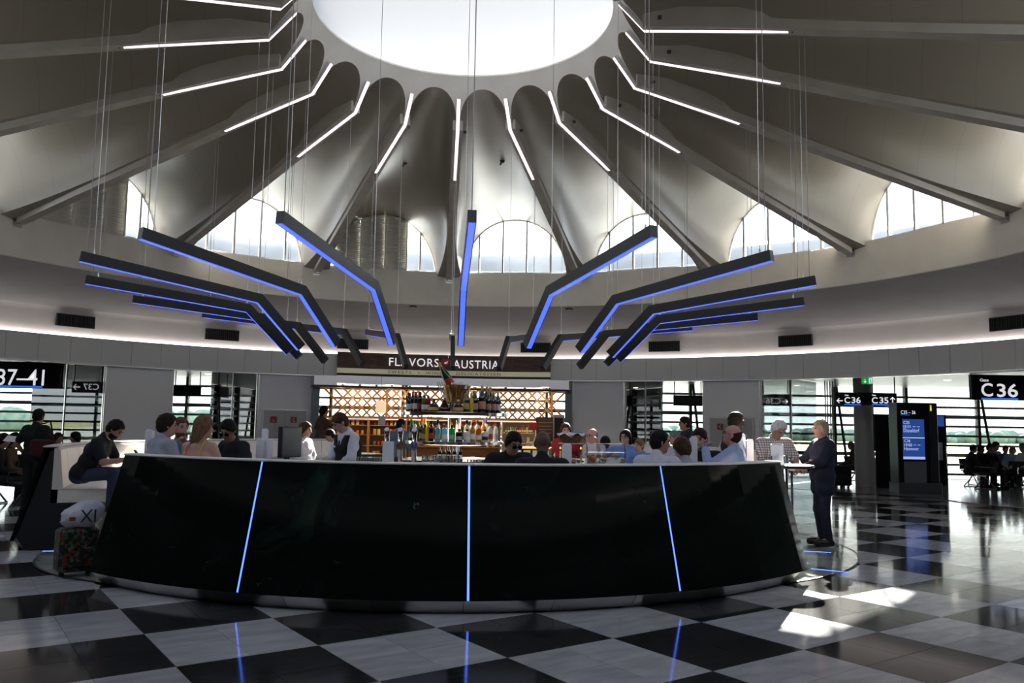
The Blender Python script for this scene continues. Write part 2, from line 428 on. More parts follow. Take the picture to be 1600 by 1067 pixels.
# skylight: opening ring and translucent membrane
b = MB().lathe([(TR, TZ-0.004), (TR, TZ+0.03), (TR+0.35, TZ+0.03)], 72); b.f = [f[::-1] for f in b.f]
b.build('skylight_curb', M_PLASTER, ceiling, True)
m_mem = bpy.data.materials.new('skylight_membrane'); m_mem.use_nodes = True
N, L = m_mem.node_tree.nodes, m_mem.node_tree.links
for n in list(N): N.remove(n)
o_ = N.new('ShaderNodeOutputMaterial'); tr = N.new('ShaderNodeBsdfTranslucent'); df = N.new('ShaderNodeBsdfDiffuse'); ad = N.new('ShaderNodeAddShader')
tr.inputs[0].default_value = (0.060, 0.063, 0.068, 1); df.inputs[0].default_value = (0.5, 0.5, 0.52, 1)
L.new(tr.outputs[0], ad.inputs[0]); L.new(df.outputs[0], ad.inputs[1]); L.new(ad.outputs[0], o_.inputs[0])
prof = [((TR+0.02)*math.sin(R_(a)), TZ+0.02+0.45*math.cos(R_(a))) for a in range(0, 91, 10)]
b = MB().lathe(prof, 48); sky = b.build('window_skylight', m_mem, None, True, loc=(CX, CY, 0)); struct(sky)
# drum below the clerestory and the sill
b = MB().lathe([(11.30, 6.06), (10.94, 6.06), (10.90, 6.05), (10.70, 5.05), (10.74, 5.04)], 144)
struct(b.build('wall_drum', M_PLASTER, None, True, loc=(CX, CY, 0)))
# ring soffit, cove wall
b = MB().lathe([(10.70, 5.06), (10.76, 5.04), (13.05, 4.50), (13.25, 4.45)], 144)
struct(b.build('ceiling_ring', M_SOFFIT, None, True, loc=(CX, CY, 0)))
b = MB().lathe([(13.25, 4.46), (13.32, 4.43), (13.40, 4.32), (13.46, 4.0), (13.50, 3.72)], 144)
struct(b.build('wall_cove', M_COVE, None, True, loc=(CX, CY, 0)))
b = MB().lathe([(13.22, 3.735), (13.50, 3.735)], 144); b.f = [f[::-1] for f in b.f]
struct(b.build('trim_1', M_WHITE, None, loc=(CX, CY, 0)))
b = MB().lathe([(13.39, 3.745), (13.39, 3.775), (13.43, 3.775), (13.43, 3.745)], 144, -112, 112, close=True)
tag(b.build('cove_strip_light', M_COVELED, None, loc=(CX, CY, 0)), 'white strip light running round the cove above the grey fascia', 'strip light')
# fascia of grey glass panels
fas = struct(empty('wall_fascia', (CX, CY, 0)))
b = MB().lathe([(13.29, 3.07), (13.29, 3.735)], 120, -115, 115); b.build('backing', M_BLKMATT, fas)
dth = math.degrees(0.78/13.25)
def curved_panel(r, z0, z1, dth, t=0.02, n=2):
    b = MB(); b.lathe([(r, z0), (r, z1), (r+t, z1), (r+t, z0)], n, -dth/2, dth/2, close=True, capends=True); return b
pm = curved_panel(13.25, 3.06, 3.74, dth-0.035).mesh('glass_panel', M_FASCIA)
nP = int(212/dth)
for i in range(nP):
    inst('glass_panel', pm, fas, rz=R_(-(-106+dth*(i+0.5))))
b = MB().lathe([(13.24, 3.06), (13.24, 3.03), (13.55, 3.03)], 144, -115, 115); b.build('edge_trim', M_STEEL, fas)

# clerestory windows
def arch_z(x, rho=10.98):
    zs, H, hw = v_par(rho)
    if abs(x) >= hw: return zs
    ca = (abs(x)/hw)**(1/0.92); return zs+H*math.sqrt(max(0, 1-ca*ca))
SILL = 6.06
zs_, H_, hw_ = v_par(10.98)
m_mull = mat('window_mullion', (0.55, 0.55, 0.55), 0.4)
m_louv = mat('louvre_blade', (0.85, 0.83, 0.77), 0.5)
louvre_me = MB().prism([(-0.5, -0.005), (0.5, -0.005), (0.5, 0.005), (-0.5, 0.005)], -0.030, 0.030).mesh('louvre_blade', m_louv)
bars = [-1.05, -0.35, 0.35, 1.05]
edges_x = [-hw_*0.985]+bars+[hw_*0.985]
fr_me = None
for k in range(18):
    th = RA0+10+20*k
    if th > 180: th -= 360
    if abs(th) > 112: continue
    wn = struct(empty('window_%d' % (k+1), (CX, CY, 0), R_(-th)))
    if fr_me is None:
        b = MB(); pts = []
        for i in range(33):
            x = -hw_+2*hw_*i/32; pts.append((x, 10.97, max(SILL, arch_z(x)-0.0)))
        b.tube(pts, 0.028, 6); b.box((-hw_, 10.94, SILL-0.02), (hw_, 11.02, SILL+0.03)); fr_me = b.mesh('window_frame', M_WHITE)
        mull_me = []
        for x in bars: mull_me.append(MB().box((x-0.022, 10.93, SILL), (x+0.022, 11.03, arch_z(x))).mesh('mullion', m_mull))
        pane_me = []
        for a_, b_ in zip(edges_x, edges_x[1:]):
            pl = [(a_, SILL), (b_, SILL)]+[(lerp(b_, a_, i/8), max(SILL+0.001, arch_z(lerp(b_, a_, i/8)))) for i in range(9)]
            bb = MB(); bb.add([(x, 10.985, z) for x, z in pl], [tuple(range(len(pl)))]); pane_me.append(bb.mesh('pane', M_GLASS))
    inst('window_frame', fr_me, wn)
    for q in mull_me: inst('mullion', q, wn)
    for q in pane_me: inst('pane', q, wn)
    lv = {-15: (-hw_, 0.62, [(-1.36, -0.70), (-0.66, 0.0), (0.04, 0.62)]), -55: (-hw_, 0.4, [(-1.36, -0.62), (-0.58, 0.12), (0.16, 0.62)])}.get(int(round(th)))
    if lv:
        for (xa, xb) in lv[2]:
            b = MB(); b.box((xb, 10.88, SILL), (xb+0.04, 10.94, min(arch_z(xb), arch_z(xb+0.04)))); b.build('louvre_post', m_louv, wn)
            pl = [(xa, SILL), (xb, SILL)]+[(lerp(xb, xa, q/6), max(SILL+0.01, arch_z(lerp(xb, xa, q/6))-0.01)) for q in range(7)]
            MB().prism(pl, 10.945, 10.955).build('louvre_back', M_WHITE, wn)
            z = SILL+0.03; nn = 0
            while z < 7.62:
                lo_, hi_ = xa, xb
                while lo_ < hi_-0.05 and arch_z(lo_) < z+0.02: lo_ += 0.02
                while hi_ > lo_+0.05 and arch_z(hi_) < z+0.02: hi_ -= 0.02
                if hi_-lo_ > 0.12:
                    o = inst('louvre_blade', louvre_me, wn, ((lo_+hi_)/2, 10.91, z), (R_(-40), 0, 0), (hi_-lo_, 1, 1))
                z += 0.062; nn += 1

# ------------------------------------------------------------------ ring wall, outer ceiling, window walls, the outside
def WT(px): return thR(px, 640, 13.40)
def pxr(px, r): return thR(px, 640, r)
M_CEIL = noise_mat('outer_ceiling_panel', (0.60, 0.60, 0.59), (0.66, 0.66, 0.65), 2.0, 0.35)
b = MB().lathe([(13.45, 3.20), (40, 3.20)], 96)
struct(b.build('ceiling_outer', M_CEIL, None, loc=(CX, CY, 0)))
b = MB().lathe([(13.52, 3.03), (13.52, 3.75)], 96)
struct(b.build('wall_bulkhead', M_BLKMATT, None, loc=(CX, CY, 0)))
# shell behind and beside
M_SHELL = mat('grey_wall_paint', (0.30, 0.30, 0.31), 0.5)
struct(MB().box((-30, -8.2, -0.3), (30, -8, 3.3)).build('wall_back', M_SHELL))
# curved wall panels of light grey glass
def wall_piece(name, px0, px1, z0, z1, m, r=13.40, t=0.05, parent=None, n=6):
    t0, t1 = WT(px0), WT(px1)
    b = MB().lathe([(r, z0), (r, z1), (r+t, z1), (r+t, z0)], n, t0-(t0+t1)/2, t1-(t0+t1)/2, close=True, capends=True)
    return b.build(name, m, parent, loc=(CX, CY, 0), rz=R_(-(t0+t1)/2))
for i, (a_, b_) in enumerate(((163, 268), (403, 485), (895, 975), (1099, 1187))):
    w = struct(empty('wall_panel_%d' % (i+1), (0, 0, 0)))
    n = 2 if b_-a_ > 90 else 2
    wall_piece('glass_panel', a_+1, b_-1, 0.0, 3.03, M_PANEL, parent=w)
    for e in (a_, b_):
        wall_piece('edge_profile', e-1.2, e+1.2, 0.0, 3.03, M_STEEL, r=13.385, t=0.09, parent=w, n=1)
# double service doors let into two of the panels
M_DOOR = mat('grey_door', (0.42, 0.43, 0.44), 0.25)
M_RED = mat('red_sign', (0.22, 0.012, 0.012), 0.4)
def door_pair(name, x0, x1, ytop, single=False):
    d = struct(empty(name, (0, 0, 0)))
    zt = onR((x0+x1)/2, ytop, 13.38).z
    xm = (x0+x1)/2
    leaves = ((x0+1.5, x1-1.5),) if single else ((x0+1.5, xm-0.3), (xm+0.3, x1-1.5))
    for a_, b_ in leaves: wall_piece('door_leaf', a_, b_, 0.0, zt-0.05, M_DOOR, r=13.37, t=0.03, parent=d, n=2)
    for a_, b_ in ((x0, x0+1.6), (x1-1.6, x1)): wall_piece('door_jamb', a_, b_, 0.0, zt, M_STEEL, r=13.35, t=0.05, parent=d, n=1)
    wall_piece('door_head', x0, x1, zt-0.05, zt, M_STEEL, r=13.35, t=0.05, parent=d, n=3)
    return d
door_pair('door_1', 410, 480, 639); door_pair('door_2', 1108, 1178, 651, True)
def notice(px, py, s, label, r=13.35):
    p = onR(px, py, r); th = pxr(px, r)
    e = empty('fire_notice', p, R_(-th)); tag(e, label, 'sign', 'red fire notices on the doors')
    MB().box((-s/2, -0.012, -s/2), (s/2, 0.0, s/2)).build('plate', M_RED, e)
    b = MB(); b.tube([(0.02, -0.016, 0.065), (-0.03, -0.016, 0.0), (0.0, -0.016, -0.06), (0.035, -0.016, -0.02)], 0.010, 6); b.build('flame_mark', M_PAPER, e)
    return e
notice(427.5, 655.5, 0.19, 'red fire notice on the left leaf of the grey double door'); notice(459, 656, 0.17, 'red fire notice on the right leaf of the grey double door'); notice(1125.5, 666.5, 0.18, 'red fire notice on the grey door behind the drinking bald man')
# pilasters either side of the shop
for i, (a_, b_) in enumerate(((485.5, 497), (884, 894.5))):
    w = wall_piece('wall_pilaster_%d' % (i+1), a_, b_, 0.0, 3.03, M_TEAL, r=13.2, t=0.3, n=1); struct(w)
# reflective glass fins running out from the openings
def fin(name, px, px1, dy, z1, m, n):
    w = struct(empty(name, (0, 0, 0))); pa = onR(px, 640, 13.47); pc = onY(px1, 640, pa.y+dy); pa.z = pc.z = 0
    for k in range(n):
        q_ = (pc-pa).normalized()*0.03; a = pa.lerp(pc, k/n)+q_; c = pa.lerp(pc, (k+1)/n)-q_
        u = (c-a); L_ = u.length; rz = math.atan2(u.y, u.x)
        MB().box((0, -0.012, 0.02), (L_, 0.012, z1)).build('pane', m, w, loc=a, rz=rz)
        MB().box((-0.05, -0.03, 0.0), (0.0, 0.03, z1)).build('mullion', M_STEEL, w, loc=a, rz=rz)
    return w
fin('window_fin_1', 161, 48, 2.6, 3.18, M_GLASSK, 2)
fin('window_fin_2', 401, 328, 2.2, 3.18, M_GLASSD, 2)
fin('window_fin_3', 977, 1036, 2.2, 3.18, M_GLASSD, 2)
fin('window_fin_4', 1189, 1276, 3.2, 3.18, M_GLASSF, 2)
# free-standing column in the gate area
p = onY(1352, 745, 24.5)
struct(MB().lathe([(0.28, 0.0), (0.28, 3.2)], 24).build('wall_column', mat('column_paint', (0.42, 0.41, 0.40), 0.5), None, True, loc=(p.x, p.y, 0)))
# far window wall: bays of louvre transoms
YW = 30.0; BAY = 2.62; X0 = -24.9
m_tr = mat('louvre_transom', (0.27, 0.29, 0.29), 0.45); m_mu = mat('green_grey_mullion', (0.05, 0.075, 0.07), 0.4)
tr_me = MB().box((0, -0.02, -0.04), (BAY-0.02, 0.10, 0.04)).mesh('transom', m_tr)
trk_me = MB().box((0, -0.03, -0.065), (BAY-0.02, 0.10, 0.065)).mesh('transom', m_tr)
mu_me = MB().box((-0.05, -0.10, 0), (0.05, 0.10, 3.2)).mesh('mullion', m_mu)
st_me = MB().tube([(0.35, -0.35, 0), (0.10, -0.02, 3.2)], 0.05, 8).mesh('strut', m_mu)
pn_me = MB().box((0.05, 0.0, -0.15), (BAY-0.05, 0.012, 0.15)).mesh('pane', M_GLASS)
nb = 19
for k in range(nb):
    w = struct(empty('window_bay_%d' % (k+1), (X0+BAY*k, YW, 0)))
    inst('mullion', mu_me, w)
    if k % 2 == 0: inst('strut', st_me, w)
    for j in range(10):
        z = 0.10+0.345*j
        if z < 3.2: inst('transom', trk_me if j in (2, 6) else tr_me, w, (0.01, 0, z))
        if z+0.172 < 3.2: inst('pane', pn_me, w, (0.0, 0.03, z+0.172))
k2 = nb
for nm, sx in (('wall_left', -1), ('wall_right', 1)): struct(MB().box((24.85, -8, -0.3), (25.1, 30-BAY*4, 3.3), Matrix.Scale(sx, 4, (1, 0, 0))).build(nm, M_SHELL))
for sx in (-1, 1):
    for k in range(4):
        w = struct(empty('window_bay_%d' % (k2+1), (sx*24.9, 30-BAY*k, 0), -PI/2)); k2 += 1
        inst('mullion', mu_me, w)
        for j in range(10):
            z = 0.10+0.345*j
            if z < 3.2: inst('transom', trk_me if j in (2, 6) else tr_me, w, (0.01, 0, z))
            if z+0.172 < 3.2: inst('pane', pn_me, w, (0.0, 0.03, z+0.172))
m_blocker = mat('sun_blocker_metal', (0.4, 0.4, 0.4), 0.5)
struct(MB().box((-31, 30.3, 3.35), (31, 36, 3.5)).build('roof_sun_blocker', m_blocker))  # overhang added to keep the sun out of the far windows
for i, sx in enumerate((-1, 1)): struct(MB().box((25.2, -8, 3.35), (30.5, 36, 3.5), Matrix.Scale(sx, 4, (1, 0, 0))).build('roof_sun_blocker_side_%d' % (i+1), m_blocker))  # the same added sun stop along both side window walls
# outside: apron, grass, hedges of trees, the pier roofs seen through the clerestory
M_APRON = noise_mat('concrete_apron', (0.42, 0.42, 0.41), (0.50, 0.50, 0.48), 0.05, 0.8)
M_GRASS = noise_mat('dry_grass', (0.22, 0.26, 0.10), (0.42, 0.38, 0.18), 0.02, 0.9)
struct(MB().box((-700, -200, -4.6), (700, 130, -4.5)).build('ground_apron', M_APRON))
struct(MB().box((-1500, 130, -4.7), (1500, 1500, -4.5)).build('ground_field', M_GRASS))
M_TREES = noise_mat('hazy_foliage', (0.12, 0.17, 0.13), (0.20, 0.27, 0.20), 0.25, 0.9)  # greyed green: distance haze is put into the foliage colour
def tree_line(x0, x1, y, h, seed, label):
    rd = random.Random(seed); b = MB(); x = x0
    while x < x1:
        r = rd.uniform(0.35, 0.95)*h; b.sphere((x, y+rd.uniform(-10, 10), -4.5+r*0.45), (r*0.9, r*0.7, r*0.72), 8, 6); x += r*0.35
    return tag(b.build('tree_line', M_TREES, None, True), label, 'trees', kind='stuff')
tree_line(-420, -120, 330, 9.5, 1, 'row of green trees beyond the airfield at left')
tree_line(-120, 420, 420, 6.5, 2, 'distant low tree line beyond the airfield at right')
m_al = noise_mat('aluminium_roof', (0.14, 0.13, 0.12), (0.24, 0.22, 0.20), 0.5, 0.35, metal=0.3)
prof = [(19.5+3.2*math.cos(R_(a)), 5.4+3.0*math.sin(R_(a))) for a in range(0, 181, 12)]
b = MB().lathe(prof, 96, -100, 100); struct(b.build('roof_pier', m_al, None, True, loc=(CX, CY, 0)))
prof = [(11.02, 6.03), (11.9, 6.05), (11.9, 6.30), (12.3, 6.30), (12.3, 5.0)]
b = MB().lathe(prof, 96, -112, 112); struct(b.build('roof_gutter', mat('gutter_metal', (0.20, 0.23, 0.25), 0.5), None, False, loc=(CX, CY, 0)))
b = MB().lathe([(12.3, 6.22), (16.4, 6.22)], 96, -112, 112); b.f = [f[::-1] for f in b.f]; struct(b.build('roof_bounce_ring', mat('white_bounce_surface', (0.8, 0.8, 0.78), 0.7), None, loc=(CX, CY, 0)))  # unseen white ring added to bounce sunlight up into the vaults
for px, py, l in ((785, 252, 'small dark dome sensor on the vault right of the middle rib'), (633, 254, 'small dark camera on the vault left of the middle rib')):
    p = onZ(px, py, 7.93); e = empty('ceiling_sensor', p); tag(e, l, 'sensor')
    MB().lathe([(0, -0.05), (0.04, -0.045), (0.06, 0.0), (0.07, 0.01), (0.07, 0.05), (0, 0.3)], 14).build('dome', M_DARK, e, True)
    MB().tube([(0.0, 0, 0.0), (-0.05, -0.02, -0.10)], 0.02, 8).build('arm', M_DARK, e)
for i, (px, py) in enumerate(((1061, 603.5), (1070, 604), (1245, 602), (325, 584), (70, 566), (1480, 594))):
    p = onZ(px, py, 3.2); o = MB().lathe([(0, -0.004), (0.07, -0.004), (0.085, -0.012), (0.10, 0.0)], 16).build('ceiling_downlight', mat('downlight', (1, 1, 1), 0.4, emit=(1.0, 0.9, 0.8), es=6), None, loc=(p.x, p.y, 3.199)); tag(o, 'round ceiling downlight, %s from the left in the outer ceiling' % ('third', 'fourth', 'fifth', 'second', 'first', 'sixth')[i], 'ceiling light', 'downlights in the outer ceiling')
# air grilles in the cove, small downlights in the soffit
def grille(px, py, label):
    r = 13.30; p = onR(px, py, r); th = pxr(px, r)
    g = empty('air_grille', pol(th, 13.36, p.z), R_(-th)); g.rotation_euler = (0, 0, R_(-th)); tag(g, label, 'air grille', 'dark air grilles in the cove')
    MB().box((-0.46, -0.03, -0.14), (0.46, 0.10, 0.14)).build('box', M_BLKMATT, g)
    b = MB(); b.box((-0.48, -0.045, 0.14), (0.48, 0.0, 0.16)).box((-0.48, -0.045, -0.16), (0.48, 0.0, -0.14)).box((-0.48, -0.045, -0.14), (-0.46, 0.0, 0.14)).box((0.46, -0.045, -0.14), (0.48, 0.0, 0.14)); b.build('rim', M_DARK, g)
    me = MB().box((-0.006, -0.05, -0.14), (0.006, -0.02, 0.14)).mesh('fin', M_DARK)
    for i in range(15): inst('fin', me, g, (-0.42+0.06*i, 0, 0))
for px, py, l in ((110, 500.5, 'leftmost dark air grille in the cove'), (342, 522.5, 'dark air grille in the cove, second from left'), (548, 537, 'dark air grille in the cove left of the shop sign'), (835.5, 543, 'dark air grille in the cove above the right end of the shop sign'), (1037.5, 541, 'dark air grille in the cove right of the shop sign'), (1243.5, 532, 'dark air grille in the cove, second from right'), (1582, 503.5, 'rightmost dark air grille in the cove')):
    grille(px, py, l)
for px, py, l in ((645, 490, 'small round recessed spot in the grey soffit left of centre'), (889, 493.5, 'small round recessed spot in the grey soffit right of centre'), (373, 470.5, 'small round recessed spot in the grey soffit at left')):
    z = 4.75; p = onZ(px, py, 4.80); rr = math.hypot(p.x-CX, p.y-CY); z = 5.04-(rr-10.76)*0.2358
    o = MB().lathe([(0.0, 0.0), (0.085, 0.0), (0.10, -0.014), (0.115, 0.0), (0.115, 0.03)], 16).build('ceiling_spot', M_DARK, None, True, loc=(p.x, p.y, z-0.004)); tag(o, l, 'ceiling light', 'recessed spots in the soffit')

# ------------------------------------------------------------------ the hanging ring of bent blue lamps and the white strips under the ribs
LAMP = ((5.33, 3.598), (3.138, 3.305), (2.527, 2.683))
def bar_path(mb, pts, w, h, z_off=0.0, wtop=None):
    """rectangular section swept along a path in the y-z plane (mitred)"""
    n = len(pts); vs = []
    for i, (y, z) in enumerate(pts):
        def dirn(a, c): v = Vector((c[0]-a[0], c[1]-a[1])); return v.normalized()
        if i == 0: t = dirn(pts[0], pts[1]); k = 1
        elif i == n-1: t = dirn(pts[-2], pts[-1]); k = 1
        else:
            t1, t2 = dirn(pts[i-1], pts[i]), dirn(pts[i], pts[i+1]); t = (t1+t2).normalized(); k = 1/max(0.3, t.dot(t1))
        nx, nz = (t.y, -t.x) if t.x < 0 else (-t.y, t.x)
        if nz < 0: nx, nz = -nx, -nz
        for sx, sh in ((-1, 0), (1, 0), (1, 1), (-1, 1)):
            d = (z_off+sh*h)*k; vs.append((sx*w/2, y+nx*d, z+nz*d))
    fs = [(3, 2, 1, 0), tuple(range((n-1)*4, n*4))]
    for i in range(n-1):
        for k in range(4): fs.append((i*4+k, i*4+(k+1) % 4, i*4+4+(k+1) % 4, i*4+4+k))
    return mb.add(vs, fs)
b = MB(); bar_path(b, LAMP, 0.085, 0.125, -0.055); housing = b.mesh('housing', M_BLACK)
b = MB(); bar_path(b, [(5.325, 3.597), LAMP[1], (2.53, 2.687)], 0.062, 0.012, -0.0605); diff = b.mesh('light_strip', M_LEDB)
m_wire = mat('steel_wire', (0.5, 0.5, 0.52), 0.35, 0.9); m_flex = mat('dark_flex', (0.34, 0.34, 0.36), 0.5)
def wire_mesh(r, z0, z1, rad, name, m):
    return MB().tube([(0, r, z0), (0, r, z1)], rad, 5).mesh(name, m)
def roof_h(r): return rib_z(r)-0.01 if r > 3.1 else 8.0
w1 = wire_mesh(5.18, 3.62, roof_h(5.18), 0.0035, 'wire', m_wire); w2 = wire_mesh(3.16, 3.36, roof_h(3.25), 0.0035, 'wire', m_wire)
w3 = wire_mesh(5.25, 3.63, roof_h(5.25), 0.005, 'power_flex', m_flex)
hook = MB().lathe([(0.0, 0.0), (0.012, 0.0), (0.012, 0.05), (0.006, 0.06), (0.0, 0.06)], 8).mesh('hook', M_STEEL)
for k in range(18):
    th = RA0+20*k
    if th > 180: th -= 360
    if abs(th) < 5.3: lab = 'small end-on bent lamp at the far side, hanging before the heart on the sign'
    elif abs(th) > 170: lab = 'near middle bent lamp hanging nearly upright, with broad blue underside'
    else:
        side = 'right' if th > 0 else 'left'; order = int(round((180-abs(th-RA0))/20))
        lab = 'bent blue lamp, %s to the %s of the near middle one round the ring' % (nth(order-1), side)
    e = empty('pendant_lamp', (CX, CY, 0), R_(-th)); tag(e, lab, 'pendant lamp', 'ring of bent blue pendant lamps')
    inst('housing', housing, e); inst('light_strip', diff, e); inst('wire', w1, e); inst('wire', w2, e); inst('power_flex', w3, e)
    inst('hook', hook, e, (0, 5.18, 3.645)); inst('hook', hook, e, (0, 3.16, 3.375))
b = MB(); bar_path(b, [(5.05, 7.10-0.03), (3.03, 7.47), (2.64, 7.96)], 0.075, 0.05, -0.01); wl_body = b.mesh('channel', M_WHITE)
b = MB(); bar_path(b, [(5.045, 7.07), (3.03, 7.47), (2.643, 7.957)], 0.058, 0.012, -0.018); wl_strip = b.mesh('light_strip', M_LEDW)
sen_me = MB().lathe([(0, 0), (0.03, 0.0), (0.035, 0.04), (0.0, 0.05)], 8).mesh('bracket', M_DARK)
for k in range(-6, 7):
    th = RA0+20*k
    lab = 'bent white strip light under the rib above the shop sign' if k == 0 else 'bent white strip light, %s rib to the %s of the rib over the shop sign' % (nth(abs(k)-1), 'right' if k > 0 else 'left')
    e = empty('rib_strip_light', (CX, CY, 0), R_(-th)); tag(e, lab, 'strip light', 'white strip lights under the dome ribs')
    inst('channel', wl_body, e); inst('light_strip', wl_strip, e)
    inst('bracket', sen_me, e, (0.16, 3.3, 7.52)); inst('bracket', sen_me, e, (0.0, 5.12, 7.04))

# ------------------------------------------------------------------ the round bench: marble-clad back outside, cream bench inside
M_MARBLE = mat('dark_green_marble', (0.008, 0.012, 0.010), 0.06, spec=0.32)
N, L, b = nodes_of(M_MARBLE)
tc = N.new('ShaderNodeTexCoord'); n1 = N.new('ShaderNodeTexNoise'); n1.inputs['Scale'].default_value = 1.6; n1.inputs['Detail'].default_value = 9; n1.inputs['Roughness'].default_value = 0.62; n1.inputs['Distortion'].default_value = 1.1
r1 = N.new('ShaderNodeValToRGB'); L.new(tc.outputs['Object'], n1.inputs['Vector']); L.new(n1.outputs['Fac'], r1.inputs[0])
e = r1.color_ramp.elements; e[0].position = 0.35; e[0].color = (0.004, 0.006, 0.005, 1); e[1].position = 0.62; e[1].color = (0.005, 0.010, 0.008, 1)
q = e.new(0.80); q.color = (0.015, 0.035, 0.026, 1)
n2 = N.new('ShaderNodeTexVoronoi'); n2.feature = 'DISTANCE_TO_EDGE'; n2.inputs['Scale'].default_value = 1.3
n3 = N.new('ShaderNodeTexNoise'); n3.inputs['Scale'].default_value = 2.2; n3.inputs['Detail'].default_value = 6
av = N.new('ShaderNodeVectorMath'); av.operation = 'ADD'; L.new(tc.outputs['Object'], av.inputs[0]); L.new(n3.outputs['Color'], av.inputs[1]); L.new(tc.outputs['Object'], n3.inputs['Vector']); L.new(av.outputs[0], n2.inputs['Vector'])
lt = N.new('ShaderNodeMath'); lt.operation = 'LESS_THAN'; lt.inputs[1].default_value = 0.0045; L.new(n2.outputs['Distance'], lt.inputs[0])
n4 = N.new('ShaderNodeTexNoise'); n4.inputs['Scale'].default_value = 3.0; L.new(tc.outputs['Object'], n4.inputs['Vector'])
gt = N.new('ShaderNodeMath'); gt.operation = 'GREATER_THAN'; gt.inputs[1].default_value = 0.64; L.new(n4.outputs['Fac'], gt.inputs[0])
ml = N.new('ShaderNodeMath'); ml.operation = 'MULTIPLY'; L.new(lt.outputs[0], ml.inputs[0]); L.new(gt.outputs[0], ml.inputs[1])
mx = N.new('ShaderNodeMix'); mx.data_type = 'RGBA'; mx.inputs[7].default_value = (0.06, 0.12, 0.09, 1); L.new(r1.outputs[0], mx.inputs[6]); L.new(ml.outputs[0], mx.inputs[0]); L.new(mx.outputs[2], b.inputs['Base Color'])
M_KICK = noise_mat('kick_plate_steel', (0.60, 0.58, 0.55), (0.72, 0.70, 0.67), 2.0, 0.34, metal=1.0, rvar=0.2)
ZT = 1.30
def sector(prof, p0, p1, n=None):
    """closed (r, z) section turned between two near-side bearings p0 < p1 (degrees)"""
    n = n or max(1, int(abs(p1-p0)/1.6))
    return MB().lathe(prof, n, 180-p1, 180-p0, close=True, capends=True)
def bench(label, p0, p1, joints, off=(0, 0)):
    e = empty('round_bench', (CX+off[0], CY+off[1], 0)); tag(e, label, 'bench', 'curved bench segments round the bar')
    cuts = [p0]+joints+[p1]
    for i, (a, c) in enumerate(zip(cuts, cuts[1:])):
        ga = 0.10 if i > 0 else 0.0; gc = 0.10 if i < len(cuts)-2 else 0.0
        sector([(5.16, ZT-0.015), (5.205, ZT-0.015), (5.507, 0.13), (5.46, 0.13)], a+ga, c-gc).build('marble_panel', M_MARBLE, e)
    for j in joints:
        sector([(5.165, ZT-0.012), (5.20, ZT-0.012), (5.503, 0.135), (5.47, 0.135)], j-0.10, j+0.10, 1).build('joint_light', M_BLUELINE, e)
        sector([(5.10, ZT+0.0045), (5.10, ZT+0.0055), (5.217, ZT+0.0055), (5.217, ZT+0.0045)], j-0.08, j+0.08, 1)
    nk = max(1, int(round((p1-p0)/8.6)))
    for i in range(nk):
        a = lerp(p0+0.5, p1-2.2, i/nk); c = lerp(p0+0.5, p1-2.2, (i+1)/nk)
        sector([(5.34, 0.005), (5.385, 0.005), (5.500, 0.128), (5.36, 0.128)], a+0.03, c-0.03, 5).build('kick_plate', M_KICK, e)
    sector([(4.56, 0.012), (5.34, 0.012), (5.44, 0.17), (5.13, ZT-0.06), (5.10, ZT-0.06), (5.10, 0.58), (4.56, 0.58)], p0+0.15, p1-0.15).build('base', M_BLKMATT, e)
    sector([(4.42, 0.63), (4.42, 0.72), (4.46, 0.75), (5.02, 0.75), (5.02, 0.585), (4.46, 0.585)], p0+0.2, p1-0.2).build('seat', M_LEATHER, e, True)
    nb = max(1, int(round((p1-p0)/7.0)))
    for i in range(nb):
        a = lerp(p0+0.2, p1-0.2, i/nb); c = lerp(p0+0.2, p1-0.2, (i+1)/nb)
        sector([(4.96, 0.76), (4.985, 0.752), (5.09, 0.752), (5.09, ZT-0.03), (5.05, ZT-0.02), (5.02, ZT-0.05)], a+0.06, c-0.06, 4).build('back_cushion', M_LEATHER, e, True)
    nr = 4
    for i in range(nr):
        a = lerp(p0, p1, i/nr); c = lerp(p0, p1, (i+1)/nr)
        sector([(5.03, ZT-0.014), (5.215, ZT-0.014), (5.22, ZT-0.004), (5.205, ZT+0.004), (5.04, ZT+0.004)], a+0.03, c-0.03).build('rim', M_LEATHER, e)
    return e
front = bench('near curved bench back clad in dark marble with three blue light joints', -37.6, 49.5, [-16.4, 5.5, 27.0])
bench('left curved bench segment with cream seat beside the shopping bag', -155, -65, [-125, -95], (-0.33, -0.12))
bench('far right curved bench segment behind the drinking guests', 99, 165, [121, 143])
# blue light lines let into the floor of the two gaps
for (p, a, c, l) in ((58.0, 5.30, 5.72, 'thin blue light line in the floor before the standing men'), (74.0, 5.05, 5.45, 'thin blue light line in the floor behind the standing men'), (-63.5, 4.45, 5.48, 'thin blue light line at the foot of the left bench end')):
    u0 = Vector((math.sin(R_(p))*a, -math.cos(R_(p))*a, 0)); 
    b = MB(); b.lathe([(a, 0.0105), (a, 0.0145), (c, 0.0145), (c, 0.0105)], 1, 180-p-0.10, 180-p+0.10, close=True, capends=True)
    tag(b.build('floor_light_line', M_BLUELINE, None, loc=(CX, CY, 0)), l, 'light strip')

